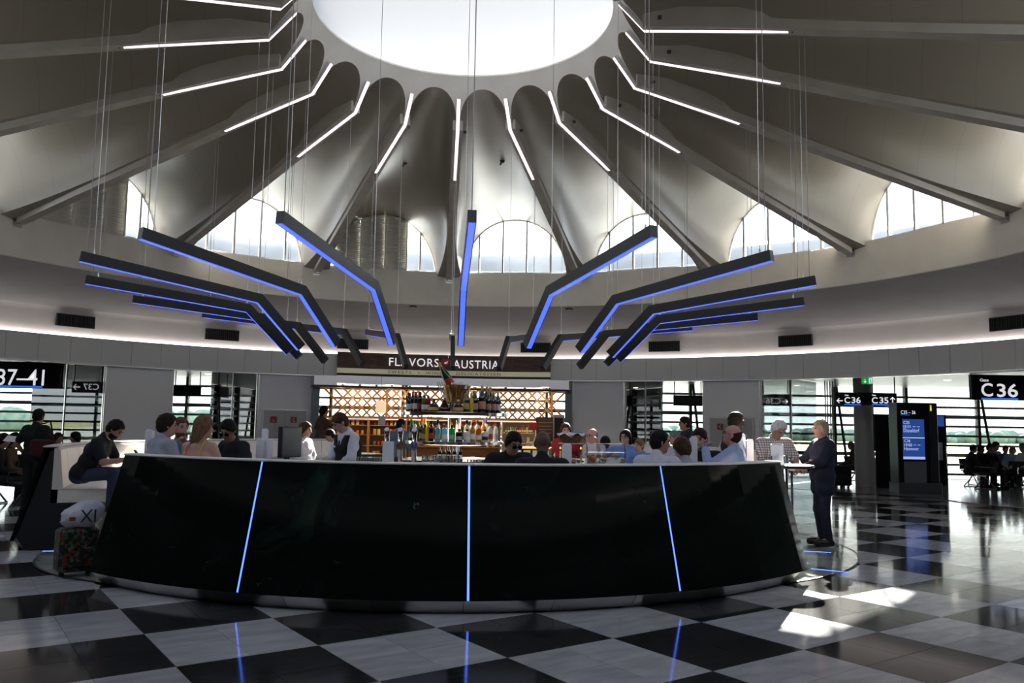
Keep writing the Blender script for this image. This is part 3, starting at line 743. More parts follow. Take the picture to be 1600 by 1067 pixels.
# ------------------------------------------------------------------ inner ring counter, bottle tower
M_BARTOP = mat('dark_bar_top', (0.03, 0.03, 0.032), 0.15); M_BARFRONT = mat('bar_front_panel', (0.05, 0.05, 0.055), 0.3)
e = empty('ring_counter', (CX, CY, 0)); tag(e, 'dark ring-shaped bar counter round the bottle tower', 'bar counter')
for i in range(10):
    a = -140+28*i; sector([(2.10, 0.11), (2.62, 0.11), (2.62, 1.08), (2.10, 1.08)], a+0.15, a+27.85, 8).build('front_panel', M_BARFRONT, e)
sector([(2.02, 1.08), (2.72, 1.08), (2.74, 1.10), (2.72, 1.12), (2.02, 1.12)], -140, 140, 80).build('worktop', M_BARTOP, e)
sector([(2.12, 0.012), (2.55, 0.012), (2.55, 0.11), (2.12, 0.11)], -140, 140, 60).build('plinth', M_KICK, e)
tw = empty('bottle_tower', (CX, CY, 0)); tag(tw, 'round steel bottle tower with three shelves in the middle of the bar', 'shelf tower')
MB().lathe([(0.0, 0.012), (0.80, 0.012), (0.80, 0.90), (0.84, 0.92), (0.84, 0.95), (0.0, 0.95)], 40).build('cabinet', M_BARFRONT, tw, True)
MB().lathe([(0.11, 0.95), (0.11, 1.96), (0.17, 1.97), (0.17, 1.99), (0.0, 1.99)], 24).build('pole', M_CHROME, tw, True)
M_SHELF = mat('shelf_edge_steel', (0.66, 0.64, 0.62), 0.16, 1.0)
def shelf(z, r):
    MB().lathe([(0.115, z-0.05), (r-0.02, z-0.05), (r, z-0.045), (r, z-0.004), (r-0.005, z), (0.115, z)], 48).build('shelf', M_SHELF, tw, True)
shelf(1.40, 0.76); shelf(1.835, 0.83); shelf(1.12, 0.86)
MB().lathe([(0.12, 1.76), (0.5, 1.775), (0.5, 1.782), (0.12, 1.782)], 32).build('light_ring', mat('warm_shelf_light', (1, 1, 1), 0.5, emit=(1.0, 0.80, 0.55), es=4.0), tw)
MB().lathe([(0.12, 1.335), (0.5, 1.34), (0.5, 1.348), (0.12, 1.348)], 32).build('light_ring', mat('warm_shelf_light'), tw)

def bottle_prof(kind):
    return {
     'wine': [(0, 0), (0.036, 0), (0.038, 0.01), (0.038, 0.19), (0.030, 0.22), (0.015, 0.245), (0.014, 0.30), (0, 0.30)],
     'champagne': [(0, 0), (0.043, 0), (0.046, 0.01), (0.046, 0.15), (0.038, 0.20), (0.018, 0.26), (0.015, 0.32), (0, 0.32)],
     'magnum': [(0, 0), (0.054, 0), (0.058, 0.01), (0.058, 0.19), (0.048, 0.25), (0.022, 0.32), (0.018, 0.40), (0, 0.40)],
     'decanter': [(0, 0), (0.085, 0), (0.095, 0.02), (0.090, 0.06), (0.055, 0.11), (0.020, 0.14), (0.017, 0.185), (0, 0.185)],
     'tall_decanter': [(0, 0), (0.085, 0), (0.092, 0.02), (0.080, 0.07), (0.040, 0.14), (0.019, 0.18), (0.018, 0.245), (0, 0.245)],
     'gin': [(0, 0), (0.040, 0), (0.043, 0.008), (0.043, 0.165), (0.038, 0.19), (0.018, 0.205), (0.017, 0.245), (0, 0.245)],
     'squat': [(0, 0), (0.050, 0), (0.053, 0.01), (0.053, 0.12), (0.046, 0.145), (0.020, 0.16), (0.018, 0.19), (0, 0.19)],
     'spirit': [(0, 0), (0.036, 0), (0.039, 0.01), (0.039, 0.17), (0.030, 0.205), (0.015, 0.225), (0.014, 0.285), (0, 0.285)],
    }[kind]
B_ME = {}
def bottle_meshes(kind):
    if kind in B_ME: return B_ME[kind]
    p = bottle_prof(kind); h = p[-1][1]; rb = max(r for r, z in p)
    body = MB().lathe(p[:-2]+[(p[-2][0], h*0.86), (0, h*0.86)], 14).mesh('glass', None, True)
    body.materials.append(M_GLASS)
    cap = MB().lathe([(p[-2][0]+0.002, h*0.84), (p[-2][0]+0.003, h*0.99), (p[-2][0], h), (0, h)], 12).mesh('cap', None, True); cap.materials.append(M_GLASS)
    z0, z1 = {'decanter': (0.02, 0.07), 'tall_decanter': (0.02, 0.08)}.get(kind, (h*0.14, h*0.42))
    def rad(z):
        for (r0, a), (r1, c) in zip(p, p[1:]):
            if a <= z <= c and c > a: return lerp(r0, r1, (z-a)/(c-a))
        return rb
    lab = MB().lathe([(rad(lerp(z0, z1, i/4))+0.0012, lerp(z0, z1, i/4)) for i in range(5)], 10, 180-62, 180+62).mesh('label', None, True); lab.materials.append(M_PAPER)
    B_ME[kind] = (body, cap, lab); return B_ME[kind]
def gl(name, c, rough=0.05): return mat('bottle_'+name, c, rough, coat=0.3)
G = {'black': gl('black', (0.008, 0.008, 0.010)), 'green': gl('green', (0.006, 0.05, 0.012)), 'bright': gl('bright_green', (0.01, 0.42, 0.06)), 'brown': gl('brown', (0.05, 0.012, 0.004)), 'amber': gl('amber', (0.45, 0.14, 0.02)),
     'blue': gl('blue', (0.25, 0.62, 0.78)), 'teal': gl('teal', (0.10, 0.38, 0.38)), 'clear': gl('clear', (0.62, 0.64, 0.62)), 'yellow': gl('yellow', (0.75, 0.50, 0.03)), 'olive': gl('olive', (0.10, 0.13, 0.01)), 'red': gl('red', (0.30, 0.01, 0.02)), 'gold': gl('gold', (0.60, 0.32, 0.06))}
LB = {'white': mat('label_white', (0.75, 0.73, 0.70), 0.6), 'pink': mat('label_pink', (0.60, 0.30, 0.22), 0.5), 'black': mat('label_black', (0.03, 0.03, 0.03), 0.5), 'gold': mat('label_gold', (0.50, 0.36, 0.12), 0.4), 'grey': mat('label_grey', (0.35, 0.38, 0.42), 0.5), 'red': mat('label_red', (0.40, 0.03, 0.03), 0.5), 'green': mat('label_green', (0.05, 0.2, 0.08), 0.5)}
CAP = {'black': mat('cap_black', (0.01, 0.01, 0.012), 0.3), 'gold': mat('cap_gold', (0.55, 0.30, 0.12), 0.35), 'red': mat('cap_red', (0.35, 0.02, 0.03), 0.4), 'white': mat('cap_white', (0.7, 0.7, 0.7), 0.4), 'blue': mat('cap_blue', (0.03, 0.06, 0.35), 0.4), 'green': mat('cap_green', (0.02, 0.2, 0.05), 0.4), 'yellow': mat('cap_yellow', (0.8, 0.5, 0.03), 0.4)}
def bottle(kind, p, g, c, l, label, group, sc=1.0):
    bo, ca, la = bottle_meshes(kind)
    e = empty('bottle', p, random.uniform(-0.3, 0.3)); e.scale = (sc, sc, sc); tag(e, label, 'bottle', group)
    inst('glass', bo, e, m=G[g]); inst('cap', ca, e, m=CAP[c])
    if l: inst('label', la, e, m=LB[l])
    return e
def on_disc(px, r, z, back=0.0):
    x = (px-712.6)/FPX*(CY-r*0.9)
    x = max(-r*0.985, min(r*0.985, x)); y = -math.sqrt(max(0, r*r-x*x))+back
    return Vector((CX+x, CY+y, z))
UP = [(636, 'wine', 'black', 'black', 'white'), (642, 'spirit', 'black', 'red', 'white'), (648, 'wine', 'black', 'black', 'grey'), (653.5, 'wine', 'brown', 'red', 'white'), (661, 'wine', 'black', 'black', 'red'), (669, 'gin', 'olive', 'green', 'white'), (675, 'gin', 'red', 'red', 'white'), (685, 'decanter', 'brown', 'black', 'gold'), (702, 'tall_decanter', 'brown', 'white', None), (723, 'decanter', 'brown', 'white', 'gold'), (736.5, 'champagne', 'green', 'gold', 'gold'), (742.5, 'spirit', 'yellow', 'gold', None), (749, 'champagne', 'black', 'gold', 'pink'), (759, 'magnum', 'black', 'gold', 'pink'), (769, 'champagne', 'black', 'gold', 'pink'), (776.5, 'champagne', 'black', 'gold', 'pink'), (783.5, 'champagne', 'black', 'gold', 'white')]
names = {'wine': 'wine bottle', 'spirit': 'spirit bottle', 'gin': 'straight-sided bottle', 'decanter': 'squat cognac decanter', 'tall_decanter': 'tall cognac decanter', 'champagne': 'champagne bottle', 'magnum': 'large champagne bottle', 'squat': 'short round bottle'}
for i, (px, k, g, c, l) in enumerate(UP):
    bottle(k, on_disc(px, 0.72, 1.835), g, c, l, '%s glass %s, %s from the left on the upper tower shelf' % (g, names[k], nth(i)), 'bottles on the upper tower shelf')
for i, (px, k, g, c, l) in enumerate([(640, 'wine', 'green', 'red', 'white'), (650, 'spirit', 'black', 'gold', 'white'), (659, 'wine', 'black', 'red', 'grey'), (667, 'spirit', 'clear', 'white', 'red'), (733, 'spirit', 'gold', 'gold', 'white'), (745, 'champagne', 'black', 'gold', 'gold'), (755, 'champagne', 'green', 'gold', 'white'), (765, 'magnum', 'black', 'gold', 'pink'), (780, 'magnum', 'black', 'gold', 'pink')]):
    bottle(k, on_disc(px, 0.56, 1.835, 0.0), g, c, l, '%s %s in the rear row of the upper shelf, %s from left' % (g, names[k], nth(i)), 'bottles in the rear row of the upper shelf')
LOW = [(634, 'champagne', 'green', 'green', 'green'), (639.5, 'wine', 'green', 'red', 'green'), (646, 'wine', 'green', 'green', 'grey'), (652.5, 'wine', 'clear', 'green', 'green'), (659.5, 'wine', 'olive', 'yellow', 'black'), (665, 'spirit', 'brown', 'yellow', 'gold'), (670.5, 'gin', 'olive', 'black', 'gold'), (675.5, 'spirit', 'yellow', 'yellow', None), (681, 'wine', 'black', 'black', 'red'), (691.5, 'gin', 'teal', 'white', 'grey'), (702.5, 'gin', 'blue', 'blue', 'white'), (713.5, 'gin', 'bright', 'black', 'grey'), (725, 'squat', 'black', 'black', 'grey'), (737, 'squat', 'clear', 'black', 'white'), (745, 'spirit', 'amber', 'red', 'white'), (754.5, 'gin', 'amber', 'white', 'white'), (764, 'squat', 'clear', 'black', 'black'), (772, 'spirit', 'clear', 'red', 'red'), (780.5, 'spirit', 'clear', 'blue', 'grey')]
for i, (px, k, g, c, l) in enumerate(LOW):
    bottle(k, on_disc(px, 0.67, 1.40), g, c, l, '%s glass %s, %s from the left on the lower tower shelf' % (g, names[k], nth(i)), 'bottles on the lower tower shelf')
for i, (px, k, g, c, l) in enumerate([(640, 'wine', 'green', 'red', None), (650, 'wine', 'green', 'red', 'white'), (660, 'spirit', 'brown', 'red', 'white'), (668, 'wine', 'yellow', 'yellow', None), (690, 'spirit', 'brown', 'black', 'gold'), (735, 'spirit', 'clear', 'black', 'white'), (743, 'spirit', 'clear', 'white', 'white'), (751, 'spirit', 'clear', 'red', 'white'), (760, 'spirit', 'amber', 'gold', 'white'), (770, 'spirit', 'clear', 'blue', 'white'), (778, 'wine', 'clear', 'blue', 'white')]):
    bottle(k, on_disc(px, 0.50, 1.40), g, c, l, '%s %s in the rear row of the lower shelf, %s from left' % (g, names[k], nth(i)), 'bottles in the rear row of the lower shelf', 1.12)
for i, (px, k, g, c, l) in enumerate([(695, 'champagne', 'black', 'gold', 'white'), (702, 'champagne', 'green', 'gold', 'white'), (709, 'champagne', 'black', 'gold', 'gold'), (718, 'champagne', 'black', 'gold', 'white'), (727, 'wine', 'black', 'black', 'white')]):
    bottle(k, on_disc(px, 0.62, 1.12), g, c, l, '%s glass %s under the lower shelf, %s from left' % (g, names[k], nth(i)), 'bottles under the lower tower shelf', 0.68)

# wine bucket with the tilted magnum on top of the tower
M_GOLD = noise_mat('brass_bucket', (0.60, 0.36, 0.14), (0.72, 0.46, 0.20), 8, 0.25, metal=1.0)
e = empty('ice_bucket', (CX+0.04, CY-0.10, 1.99)); tag(e, 'brass ice bucket heaped with ice on top of the bottle tower', 'bucket')
MB().lathe([(0, 0), (0.15, 0), (0.155, 0.01), (0.215, 0.26), (0.225, 0.265), (0.215, 0.27), (0.205, 0.262), (0.148, 0.02), (0, 0.02)], 32).build('pail', M_GOLD, e, True)
M_ICE = glass_mat('ice', (0.9, 0.93, 0.96), 0.25, 0.05); rd = random.Random(3)
for i in range(16):
    a = rd.uniform(0, 6.28); r = rd.uniform(0.0, 0.15); s = rd.uniform(0.03, 0.045)
    o = MB().cbox((-s, -s, -s), (s, s, s), 0.008).build('ice_cube', mat('ice_white', (0.75, 0.78, 0.82), 0.2), e); o.location = (r*math.cos(a)+0.03, r*math.sin(a), 0.24+rd.uniform(0, 0.10)*(1-r/0.2)); o.rotation_euler = (a, a*2, a*3)
bt = bottle('magnum', Vector((CX-0.02, CY-0.14, 2.20)), 'green', 'gold', 'red', 'green magnum of champagne leaning out of the ice bucket', None, 1.15); bt.rotation_euler = (0.12, -0.55, 0.2)
for i in range(4):
    o = MB().tube([(0, 0, 0), (0, 0, 0.30)], 0.008, 6).build('stick', mat('pale_wood', (0.55, 0.40, 0.25), 0.5), None); o.location = (CX-0.09-0.02*i, CY-0.2, 2.02); o.rotation_euler = (0.1, -0.25-0.05*i, 0); tag(o, 'thin wooden stick at the left of the ice bucket, %s from the bucket' % nth(i), 'stick', 'sticks in the ice bucket')
# beer taps
def tap(px, ytop, disc_c, label):
    th = None; d = 10.25; p = onY(px, 715, d); p.z = 1.12
    e = empty('beer_tap', p); tag(e, label, 'beer tap')
    MB().lathe([(0, 0), (0.045, 0), (0.045, 0.012), (0.032, 0.018), (0.032, 0.44), (0, 0.44)], 16).build('column', M_CHROME, e, True)
    h = MB().lathe([(0, 0), (0.034, 0), (0.036, 0.01), (0.034, 0.05), (0, 0.05)], 20).build('head', M_CHROME, e, True); h.location = (0, -0.005, 0.43); h.rotation_euler = (0.85, 0, 0)
    h2 = MB().lathe([(0, 0), (0.031, 0), (0.031, 0.004), (0, 0.004)], 20).build('lens', M_PAPER, e, True); h2.location = (0, -0.043, 0.465); h2.rotation_euler = (0.85, 0, 0)
    if disc_c:
        o = MB().lathe([(0, 0), (0.046, 0), (0.05, 0.005), (0.046, 0.018), (0, 0.022)], 24).build('badge', disc_c, e, True); o.location = (0, -0.035, 0.27); o.rotation_euler = (PI/2, 0, 0)
        o.scale = (1, 1.15, 1)
        o = MB().lathe([(0.038, 0.02), (0.046, 0.021), (0.046, 0.024), (0.038, 0.024)], 24).build('badge_rim', M_GOLD, e, True); o.location = (0, -0.036, 0.27); o.rotation_euler = (PI/2, 0, 0)
    s = MB().tube([(0, -0.03, 0.36), (0, -0.10, 0.36), (0, -0.12, 0.33), (0, -0.12, 0.27)], 0.010, 8).build('spout', M_CHROME, e, True)
tap(604, 672, mat('badge_green', (0.10, 0.14, 0.04), 0.4), 'chrome beer tap with green badge behind the white box')
tap(625, 672, mat('badge_olive', (0.16, 0.12, 0.03), 0.4), 'chrome beer tap with oval olive badge, middle of three')
tap(647, 673, mat('badge_blue', (0.05, 0.12, 0.40), 0.4), 'chrome beer tap with round blue badge')
def cardbox(name, px, y0, y1, wpx, Y, label, cat='menu holder', depth=0.08, rz=0.0, zbase=None, m=None, cards=0):
    t = onY(px, y0, Y); bt_ = onY(px, y1, Y); w = wpx/FPX*Y
    z0 = bt_.z if zbase is None else zbase
    e = empty(name, (t.x, Y, z0), rz); tag(e, label, cat)
    MB().cbox((-w/2, 0, 0), (w/2, depth, t.z-z0), 0.004).build('holder', m or M_PAPER, e)
    for i in range(cards):
        MB().box((-w/2+0.01, 0.012+0.02*i, (t.z-z0)*0.5), (w/2-0.01, 0.016+0.02*i, t.z-z0+0.02+0.015*i)).build('card', M_PAPER, e)
    return e
cardbox('tap_cover', 606.5, 690, 722, 17, 10.1, 'plain white box in front of the green-badged tap', 'box', zbase=1.12)
cardbox('menu_holder', 414, 672, 714, 10, 9.9, 'tall white menu card standing left of the till screen', rz=0.2, cards=1, zbase=1.12)
cardbox('menu_holder', 406, 686, 714, 11, 9.8, 'low wide white menu card beside the tall one', rz=-0.1, cards=1, zbase=1.12)
cardbox('menu_holder', 420, 686, 714, 5, 9.75, 'narrow white menu card right of the tall one', depth=0.12, zbase=1.12)
cardbox('menu_holder', 887, 695, 722, 13, 10.1, 'white menu block beside the back of the bald man', rz=0.15, cards=1, zbase=1.12)
# till screen
p = onY(452, 715, 10.2)
e = empty('till_screen', (p.x, 10.2, 1.12), 1.12); tag(e, 'black till screen turned aside on the bar counter', 'monitor')
MB().cbox((-0.12, -0.10, 0), (0.12, 0.10, 0.02), 0.006).build('foot', M_BLACK, e); MB().box((-0.03, 0.02, 0.02), (0.03, 0.06, 0.22)).build('stand', M_BLACK, e)
MB().cbox((-0.19, -0.03, 0.10), (0.19, 0.03, 0.48), 0.008).build('case', M_BLACK, e); MB().box((-0.17, -0.034, 0.12), (0.17, -0.0305, 0.46)).build('screen', mat('dim_screen', (0.10, 0.10, 0.11), 0.2), e)
# glasses
M_TUM = glass_mat('drinking_glass', (0.88, 0.92, 0.92), 0.12)
def glass_mesh(r0, r1, h): return MB().lathe([(0, 0), (r0, 0), (r1, h), (r1-0.002, h), (r0-0.002, 0.008), (0, 0.008)], 14).mesh('drinking_glass', M_TUM, True)
GL1 = glass_mesh(0.028, 0.034, 0.11); GL2 = glass_mesh(0.030, 0.040, 0.15)
M_BEER = mat('lager', (0.75, 0.40, 0.02), 0.1, emit=(0.6, 0.3, 0.01), es=0.05); M_FOAM = mat('beer_foam', (0.85, 0.82, 0.75), 0.7)
def tumbler(p, label, group, me=None, beer=0.0):
    e = empty('drinking_glass', p); tag(e, label, 'glass', group)
    inst('tumbler', me or GL1, e)
    if beer:
        MB().lathe([(0, 0.01), (0.028, 0.01), (0.035, beer), (0, beer)], 14).build('beer', M_BEER, e, True); MB().lathe([(0, beer), (0.035, beer), (0.037, beer+0.025), (0, beer+0.028)], 14).build('foam', M_FOAM, e, True)
k = 0
for row in range(3):
    for i in range(9):
        p = onY(560+4.2*i+row*1.5, 715, 10.30+0.09*row); tumbler(Vector((p.x, p.y, 1.12)), 'clear glass %s from left in %s row of the rack right of the bartender' % (nth(i), ('front', 'middle', 'rear')[row]), 'glass rack right of the bartender', GL1); k += 1
for i in range(12):
    p = onY(664+5.0*i, 715, 10.28+0.05*(i % 3)); tumbler(Vector((p.x, p.y, 1.12)), 'clear glass, %s from left in the row before the bottle tower' % nth(i), 'glasses before the bottle tower', GL1 if i % 2 else GL2)
for i in range(10):
    p = onY(734+4.6*i, 715, 10.30+0.06*(i % 2)); tumbler(Vector((p.x, p.y, 1.12)), 'clear glass, %s from left in the row left of the man in sunglasses' % nth(i), 'glasses left of the man in sunglasses', GL1)
p = onY(674, 715, 10.15)
for i in range(4):
    e = MB().lathe([(0, 0), (0.05, 0), (0.058, 0.01), (0.06, 0.05), (0.055, 0.055), (0.05, 0.02), (0, 0.012)], 18).build('glass_jar', M_TUM, None, True, loc=(p.x-0.06+0.12*(i % 2), p.y-0.02, 1.12+0.058*(i//2))); tag(e, '%s %s glass bowl of the stack below the dark bottles' % (('lower', 'upper')[i//2], ('left', 'right')[i % 2]), 'bowl', 'stacked glass bowls')
# bread basket on its stand
M_WICKER = noise_mat('wicker', (0.10, 0.045, 0.018), (0.22, 0.11, 0.05), 60, 0.7, bump=0.5)
p = onY(892, 692, 10.4)
e = empty('bread_basket', (p.x, 10.4, p.z)); tag(e, 'brown wicker bread basket with white cloth on a glass stand', 'basket')
b = MB(); vs = []
for j in range(7):
    t = j/6; r = lerp(0.105, 0.172, t)
    for i in range(28):
        a = 2*PI*i/28; q = r*(1+0.03*((i+j) % 2)); vs.append((q*math.cos(a), q*0.75*math.sin(a), 0.095*t))
fs = [(j*28+i, j*28+(i+1) % 28, (j+1)*28+(i+1) % 28, (j+1)*28+i) for j in range(6) for i in range(28)]+[tuple(range(27, -1, -1))]
b.add(vs, fs); b.build('basket', M_WICKER, e)
b = MB(); vs = []; rd = random.Random(5)
for j in range(7):
    for i in range(24):
        a = 2*PI*i/24; r = lerp(0.0, 0.178, j/6); vs.append((r*math.cos(a), r*0.75*math.sin(a), 0.10+0.028*math.sin(i*1.7+j)*(j/6)+0.03*(1-j/6)+rd.uniform(-0.006, 0.006)))
b.add(vs, [(j*24+i, j*24+(i+1) % 24, (j+1)*24+(i+1) % 24, (j+1)*24+i) for j in range(6) for i in range(24)]); b.build('cloth', mat('white_napkin', (0.78, 0.76, 0.76), 0.7), e, True)
st = empty('cake_stand', (p.x, 10.4, 1.12)); tag(st, 'clear box stand under the bread basket', 'stand')
for sx in (-1, 1): MB().box((sx*0.13-0.006, -0.09, 0), (sx*0.13+0.006, 0.09, p.z-1.12-0.012)).build('side', M_TUM, st)
MB().box((-0.15, -0.10, p.z-1.12-0.012), (0.15, 0.10, p.z-1.12)).build('top', mat('frosted_top', (0.6, 0.62, 0.64), 0.3), st)
# curved glass snack case with a bottle cooler and cloth before it
p = onY(945, 700, 10.6)
e = empty('snack_case', (p.x, 10.6, 1.12)); tag(e, 'curved glass snack case on the bar right of the bread basket', 'display case')
MB().box((-0.24, -0.15, 0), (0.24, 0.15, 0.14)).build('base', M_STEEL, e)
prof = [(-0.15, 0.14), (-0.15, 0.20), (-0.12, 0.27), (-0.06, 0.315), (0.02, 0.325), (0.15, 0.325)]
b = MB(); vs = [(sx*0.24, y, z) for y, z in prof for sx in (-1, 1)]; b.add(vs, [(2*i, 2*i+1, 2*i+3, 2*i+2) for i in range(len(prof)-1)]); b.build('curved_glass', M_TUM, e, True)
b = MB()
for sx in (-1, 1): b.tube([(sx*0.24, y, z) for y, z in prof], 0.007, 6)
b.build('frame', M_DARK, e)
for i in range(5): MB().sphere((-0.16+0.08*i, 0.0, 0.165), (0.035, 0.03, 0.025), 10, 6).build('roll', mat('baked_roll', (0.50, 0.24, 0.07), 0.6), e, True)
p = onY(945, 715, 9.9)
e = empty('wine_cooler', (p.x, 9.9, 1.12)); tag(e, 'glass cooler with white napkin and orange bottle beside the snack case', 'cooler')
MB().lathe([(0, 0), (0.07, 0), (0.09, 0.15), (0.086, 0.15), (0.066, 0.01), (0, 0.01)], 20).build('bowl', M_TUM, e, True)
bt = bottle('champagne', Vector((p.x-0.02, 9.9, 1.20)), 'amber', 'gold', 'white', 'amber bottle lying slanted in the glass cooler', None, 0.8); bt.rotation_euler = (0.0, -1.0, 0.0)
b = MB(); vs = []; rd = random.Random(8)
for j in range(8):
    for i in range(8): vs.append((-0.05+0.025*i+0.01*j, -0.11+0.02*rd.random(), 0.0+0.024*j+0.02*math.sin(i*1.2)*(j/7)))
b.add(vs, [(j*8+i, j*8+i+1, (j+1)*8+i+1, (j+1)*8+i) for j in range(7) for i in range(7)]); b.build('napkin', mat('white_napkin'), e, True)
bt = bottle('wine', Vector((p.x+0.09, 9.82, 1.14)), 'olive', 'black', 'gold', 'dark bottle lying beside the glass cooler', None, 0.8); bt.rotation_euler = (0, -1.25, 0.3)
for i, px in enumerate((901, 908, 915)):
    p = onY(px, 715, 9.95); e = empty('condiment_pot', (p.x, p.y, 1.12)); tag(e, 'small condiment pot, %s to the right of the menu block' % nth(i), 'pot', 'condiment pots on the bar')
    MB().lathe([(0, 0), (0.022, 0), (0.024, 0.01), (0.018, 0.06), (0.012, 0.07), (0, 0.07)], 12).build('pot', M_TUM if i % 2 else mat('pot_red', (0.25, 0.04, 0.05), 0.3), e, True); MB().lathe([(0, 0.07), (0.013, 0.07), (0.014, 0.10), (0, 0.11)], 12).build('lid', M_CHROME, e, True)
# hot counter behind the man in sunglasses
p = onY(832, 705, 13.6)
e = empty('coffee_machine', (p.x-0.02, 13.6, 0.012)); tag(e, 'steel hot counter with a glowing orange bar behind the seated pair', 'appliance')
MB().cbox((-0.35, -0.2, 0), (0.35, 0.2, 1.05), 0.01).build('cabinet', M_STEEL, e); MB().cbox((-0.33, -0.18, 1.05), (0.33, 0.18, 1.30), 0.015).build('body', M_CHROME, e)
MB().box((-0.30, -0.19, 1.27), (0.30, -0.181, 1.295)).build('heater', mat('orange_heater', (1, 0.2, 0.02), 0.4, emit=(1.0, 0.22, 0.02), es=3.0), e)
for i in range(4): MB().box((-0.28+0.15*i, -0.19, 1.08), (-0.17+0.15*i, -0.182, 1.24)).build('drawer', mat('pale_drawer', (0.6, 0.58, 0.58), 0.3), e)

# ------------------------------------------------------------------ lettering fitted to a box
def text_fit(name, s, parent, x0, x1, z0, z1, y, m, depth=0.004, space=1.0, mirror=False, bold=0.0, bend=False):
    o = text_mesh(name, s, 1.0, m, parent, space=space, bold=bold, depth=depth)
    xs = [v.co.x for v in o.data.vertices]; zs = [v.co.y for v in o.data.vertices]
    sx = (x1-x0)/(max(xs)-min(xs)); sz = (z1-z0)/(max(zs)-min(zs))
    for v in o.data.vertices:
        v.co = (((v.co.x-min_x(xs))*sx), (v.co.y-min(zs))*sz, v.co.z)
    if mirror:
        for v in o.data.vertices: v.co.x = (x1-x0)-v.co.x
        o.data.flip_normals()
    if bend:
        for v in o.data.vertices: v.co.z += y-math.sqrt(y*y-(x0+v.co.x)**2)
    o.scale = (1, 1, 1); o.location = (x0, y, z0); o.rotation_euler = (PI/2, 0, 0)
    return o
def min_x(xs): return min(xs)
def arrow_mesh(parent, cx, cz, s, y, m, ang=0.0, name='arrow'):
    b = MB(); M = Matrix.Translation((cx, y, cz)) @ Matrix.Rotation(ang, 4, 'Y')
    w = s*0.09
    b.box((-s/2, -0.003, -w), (s/2, 0.0, w), M)
    for sg in (1, -1):
        b.add([M @ Vector(p) for p in ((-s/2-0.02*s, -0.003, 0), (-s/2+w*1.6, -0.003, 0), (-s*0.08+w, -0.003, sg*s*0.42), (-s*0.08-w*1.2, -0.003, sg*s*0.42))], ((0, 1, 2, 3),))
    return b.build(name, m, parent)

# ------------------------------------------------------------------ shop front: sign, steel header, lattice windows, shelving
M_WOOD = noise_mat('weathered_wood', (0.055, 0.032, 0.022), (0.16, 0.10, 0.07), 3.0, 0.6, detail=8, stretch=(1, 1, 14))
M_CREAM = mat('cream_band', (0.70, 0.68, 0.48), 0.5, emit=(0.75, 0.72, 0.5), es=0.12)
M_BROWN = mat('dark_brown_band', (0.05, 0.025, 0.018), 0.5)
RS = 13.02
def zR(y, px=700, r=RS): return onR(px, y, r).z
tS0, tS1 = thR(527, 575, RS), thR(860, 580, RS); tSm = (tS0+tS1)/2
sg = empty('shop_sign', (CX, CY, 0), R_(-tSm)); tag(sg, 'brown wooden shop sign reading Flavors of Austria with cream band', 'sign')
nbd = 4
cutp = [527, 588, 700, 800, 860]
for a_, b_ in zip(cutp, cutp[1:]):
    t0, t1 = thR(a_, 575, RS)-tSm, thR(b_, 575, RS)-tSm
    MB().lathe([(RS, zR(579.5)), (RS, zR(555)), (RS+0.08, zR(555)), (RS+0.08, zR(579.5))], 4, t0+0.01, t1-0.01, close=True, capends=True).build('wood_board', M_WOOD, sg)
MB().lathe([(RS-0.015, zR(587)), (RS-0.015, zR(579.5)), (RS+0.08, zR(579.5)), (RS+0.08, zR(587))], 12, tS0-tSm, tS1-tSm, close=True, capends=True).build('cream_band', M_CREAM, sg)
MB().lathe([(RS, zR(590.5)), (RS, zR(587)), (RS+0.08, zR(587)), (RS+0.08, zR(590.5))], 12, tS0-tSm, tS1-tSm, close=True, capends=True).build('brown_band', M_BROWN, sg)
def sx_(px): 
    p = onR(px, 570, RS); q = Matrix.Rotation(R_(tSm), 4, 'Z') @ Vector((p.x-CX, p.y-CY, 0)); return q.x
yf = RS-0.030
text_fit('lettering', 'FLAVORS', sg, sx_(608), sx_(685.5), zR(572.5, 646), zR(559.8, 646), yf, M_WHITETXT, 0.01, 1.12, bend=True)
text_fit('lettering', 'AUSTRIA', sg, sx_(708), sx_(779.5), zR(576, 744), zR(563.3, 744), yf, M_WHITETXT, 0.01, 1.12, bend=True)
text_fit('lettering', 'SWEETS  +  WINE  +  DELICATESSEN', sg, sx_(607), sx_(782), zR(585.6), zR(581.2), yf-0.015, mat('brown_lettering', (0.16, 0.09, 0.05), 0.6), 0.004, 1.35, bend=True)
hz, hx = (zR(574)+zR(560))/2, sx_(696.5); b = MB(); pts = []
for i in range(40):
    t = 2*PI*i/40; pts.append((hx+0.0090*16*math.sin(t)**3, hz+0.0092*(13*math.cos(t)-5*math.cos(2*t)-2*math.cos(3*t)-math.cos(4*t))+0.01))
b.prism(pts, yf-0.012, yf+0.03); b.build('heart', mat('red_heart', (0.55, 0.02, 0.03), 0.35), sg)
text_fit('lettering', 'of', sg, hx-0.045, hx+0.055, hz-0.035, hz+0.05, yf-0.016, M_WHITETXT, 0.003)
